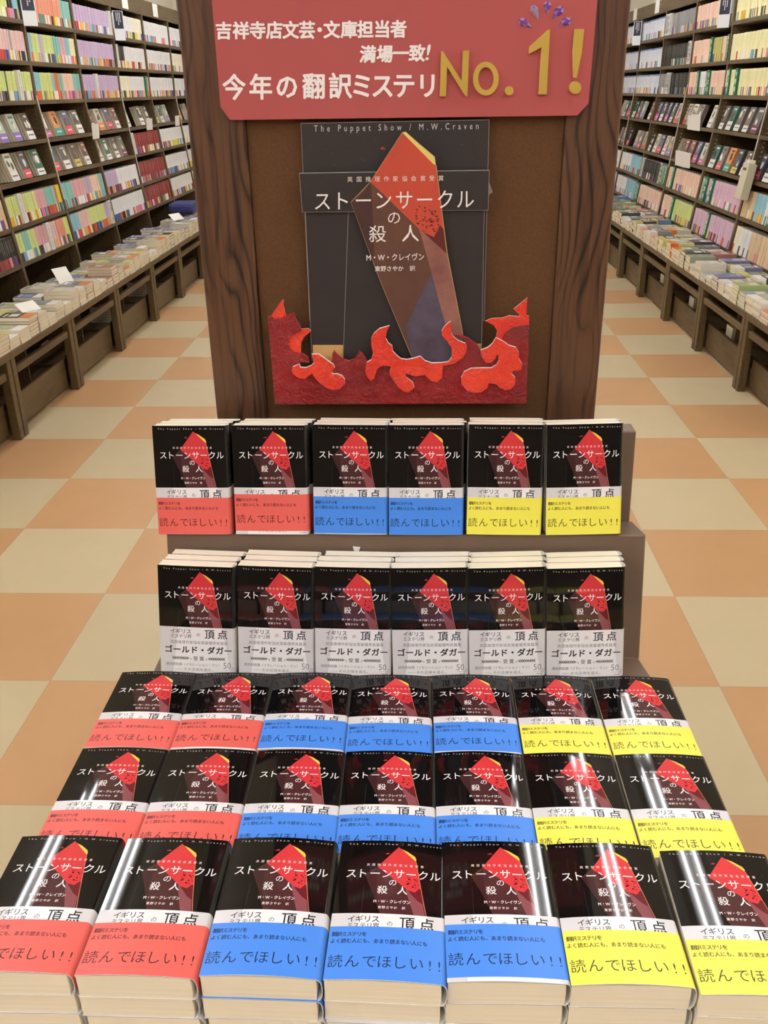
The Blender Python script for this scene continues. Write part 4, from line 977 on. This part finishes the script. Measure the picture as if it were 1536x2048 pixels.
PCW = ['off-white', 'sage green', 'blue', 'black', 'tan', 'lime green', 'grey', 'brick red', 'white', 'grey blue', 'pale yellow', 'violet', 'mid grey', 'stone coloured']
_pm = {}
def pile_geo(mb, T, ci, bi, Tm=None):
    """flat book: short edge along x, long along y, origin under the middle of the short fore edge at y=0"""
    c = M(PC[ci], 0.25, 0.5); w_, l = 0.106, 0.150
    mb.box(-w_ / 2 + 0.001, w_ / 2 - 0.003, 0.0005, l - 0.0005, 0.0005, T - 0.0005, PAGES_PLAIN, Tm)
    mb.box(-w_ / 2, w_ / 2, 0, l, T - 0.0006, T, c, Tm); mb.box(-w_ / 2, w_ / 2, 0, l, 0, 0.0006, c, Tm); mb.box(w_ / 2 - 0.0025, w_ / 2, 0, l, 0.0006, T - 0.0006, c, Tm)
    if bi >= 0:
        k = M(FB[bi], 0.3); mb.box(-w_ / 2, w_ / 2, 0.0, 0.05, T, T + 0.0003, k, Tm); mb.box(w_ / 2, w_ / 2 + 0.0003, 0, 0.05, 0, T, k, Tm)
    dk = M(('#3a3835', '#e9e5da')[ci in (3, 6, 11)], 0.3)
    for k in range(3): mb.box(-0.03 + k * 0.02, -0.018 + k * 0.02, l - 0.03, l - 0.015, T, T + 0.0003, dk, Tm)
    mb.box(-0.03, 0.028, 0.065, 0.11, T, T + 0.0002, M(PC[(ci + 5) % len(PC)], 0.3), Tm)
def pile_mesh(T, ci, bi):
    k = (T, ci, bi)
    if k not in _pm:
        mb = MB(); pile_geo(mb, T, ci, bi); _pm[k] = mb.mesh('piled_paperback')
    return _pm[k]
rp = random.Random(44); piles = []
for side, ys in (('left', TL_), ('right', TR_)):
    sg = SIDE[side]['sg']; xf = -1.81 if side == 'left' else 1.61
    y = ys[0] + 0.06; pn = 0
    while y < ys[-1] - 0.05:
        pn += 1
        for rowi, (off, rowname) in enumerate(((0.004, 'front'), (0.168, 'back'))):
            n = rp.choice((3, 4, 5, 5, 6) if rowi == 0 else (3, 4, 5)); z = 0.3955; ci = rp.randrange(len(PC)); bi = rp.choice((-1, -1, -1, -1, -1, 4, 9, 8, 8, 0))
            for k in range(n):
                T = rp.choice((0.013, 0.016, 0.019))
                # short edge towards the aisle: local y runs into the table (away from the aisle)
                ly = Vector((sg, 0, 0)); lx = ly.cross(Vector((0, 0, 1)))
                o = Vector((xf + sg * (off + rp.uniform(-0.004, 0.004)), y + rp.uniform(-0.002, 0.002), z))
                Mx = Matrix(((lx.x, ly.x, 0, o.x), (lx.y, ly.y, 0, o.y), (0, 0, 1, o.z), (0, 0, 0, 1))) @ Matrix.Rotation(rp.uniform(-0.02, 0.02), 4, 'Z')
                c = Vector((o.x, y, z + T / 2)); pz = proj(c)[2]
                piles.append(((T * (1.0 if rowi == 0 or k == n - 1 else 0.15)) / pz ** 2 if visible(c) else 0.0, Mx, T, ci, bi, side, rowname, pn, n - 1 - k, n))
                z += T + 0.0004
        y += 0.1135
piles.sort(key=lambda t: -t[0])
solo_p = [p for p in piles[:300] if p[0] > 0]
for (_, Mx, T, ci, bi, side, rowname, pn, fromtop, n) in solo_p:
    o = bpy.data.objects.new('piled_paperback', pile_mesh(T, ci, bi)); COL.objects.link(o); o.matrix_world = Mx
    q = 'top' if fromtop == 0 else ordw(fromtop + 1) + ' down'
    tag(o, '%s flat paperback, %s, %s pile of the %s line, %s tables' % (PCW[ci], q, ordw(pn), rowname, side), 'book', 'paperbacks piled on the %s tables' % side)
mbp = MB()
for (_, Mx, T, ci, bi, *rest) in piles[len(solo_p):]: pile_geo(mbp, T, ci, bi, Mx)
if mbp.v: tag(mbp.build('piled_paperback_rows'), 'remaining flat paperbacks in the far and rear piles on the low tables', 'books', None, 'stuff')

# cards standing among the piles, the blue bundle, books under the tables
def free_card(c, w_, h, rz, rx, label):
    o = MB().box(-w_ / 2, w_ / 2, -0.0006, 0.0006, 0, h, CARD).build('message_card')
    o.matrix_world = Matrix.Translation(c) @ Matrix.Rotation(rz, 4, 'Z') @ Matrix.Rotation(rx, 4, 'X'); tag(o, label, 'card')
free_card((-1.95, 4.98, 0.475), 0.10, 0.10, math.radians(60), math.radians(-35), 'white printed card leaning on the piles of the third left table')
free_card((-1.88, 4.30, 0.475), 0.11, 0.065, math.radians(62), math.radians(-55), 'white printed card lying on the piles of the second left table')
free_card((-1.93, 7.45, 0.502), 0.12, 0.07, math.radians(60), math.radians(-50), 'small white card on the piles near the blue bundle')
bb = MB().box(-0.11, 0.11, -0.13, 0.13, 0, 0.085, noise_mat('blue_cloth', '#2b3266', '#39417c', 14, 0.6)).build('cloth_bundle', bevel=0.03)
bb.location = (-2.03, 8.05, 0.492); tag(bb, 'dark blue cloth bundle lying on the piles far along the left tables', 'bundle')
for side, ys in (('left', TL_), ('right', TR_)):
    sg = SIDE[side]['sg']; xf = -1.81 if side == 'left' else 1.61
    for ti in ((3, 4) if side == 'left' else (1, 2, 3)):
        yb_ = ys[ti] + 0.16; z = 0.1185
        for k in range(6 if side == 'left' else 5):
            T = 0.016; o = bpy.data.objects.new('stored_paperback', pile_mesh(T, (7 if side == 'left' else 4), -1)); COL.objects.link(o)
            ly = Vector((sg, 0, 0)); lx = ly.cross(Vector((0, 0, 1))); p = Vector((xf + sg * 0.11, yb_ + (0.10 if side == 'left' else 0.36), z))
            o.matrix_world = Matrix(((lx.x, ly.x, 0, p.x), (lx.y, ly.y, 0, p.y), (0, 0, 1, p.z), (0, 0, 0, 1))); z += T + 0.0004
            tag(o, '%s paperback under the %s %s table, %s from the bottom' % (PCW[7 if side == 'left' else 4], ordw(ti + 1), side, ordw(k + 1)), 'book', 'paperbacks stored under the %s tables' % side)
print('COUNTS spines', len(spines), len(solo), 'faces', fcount, 'piles', len(piles), len(solo_p))
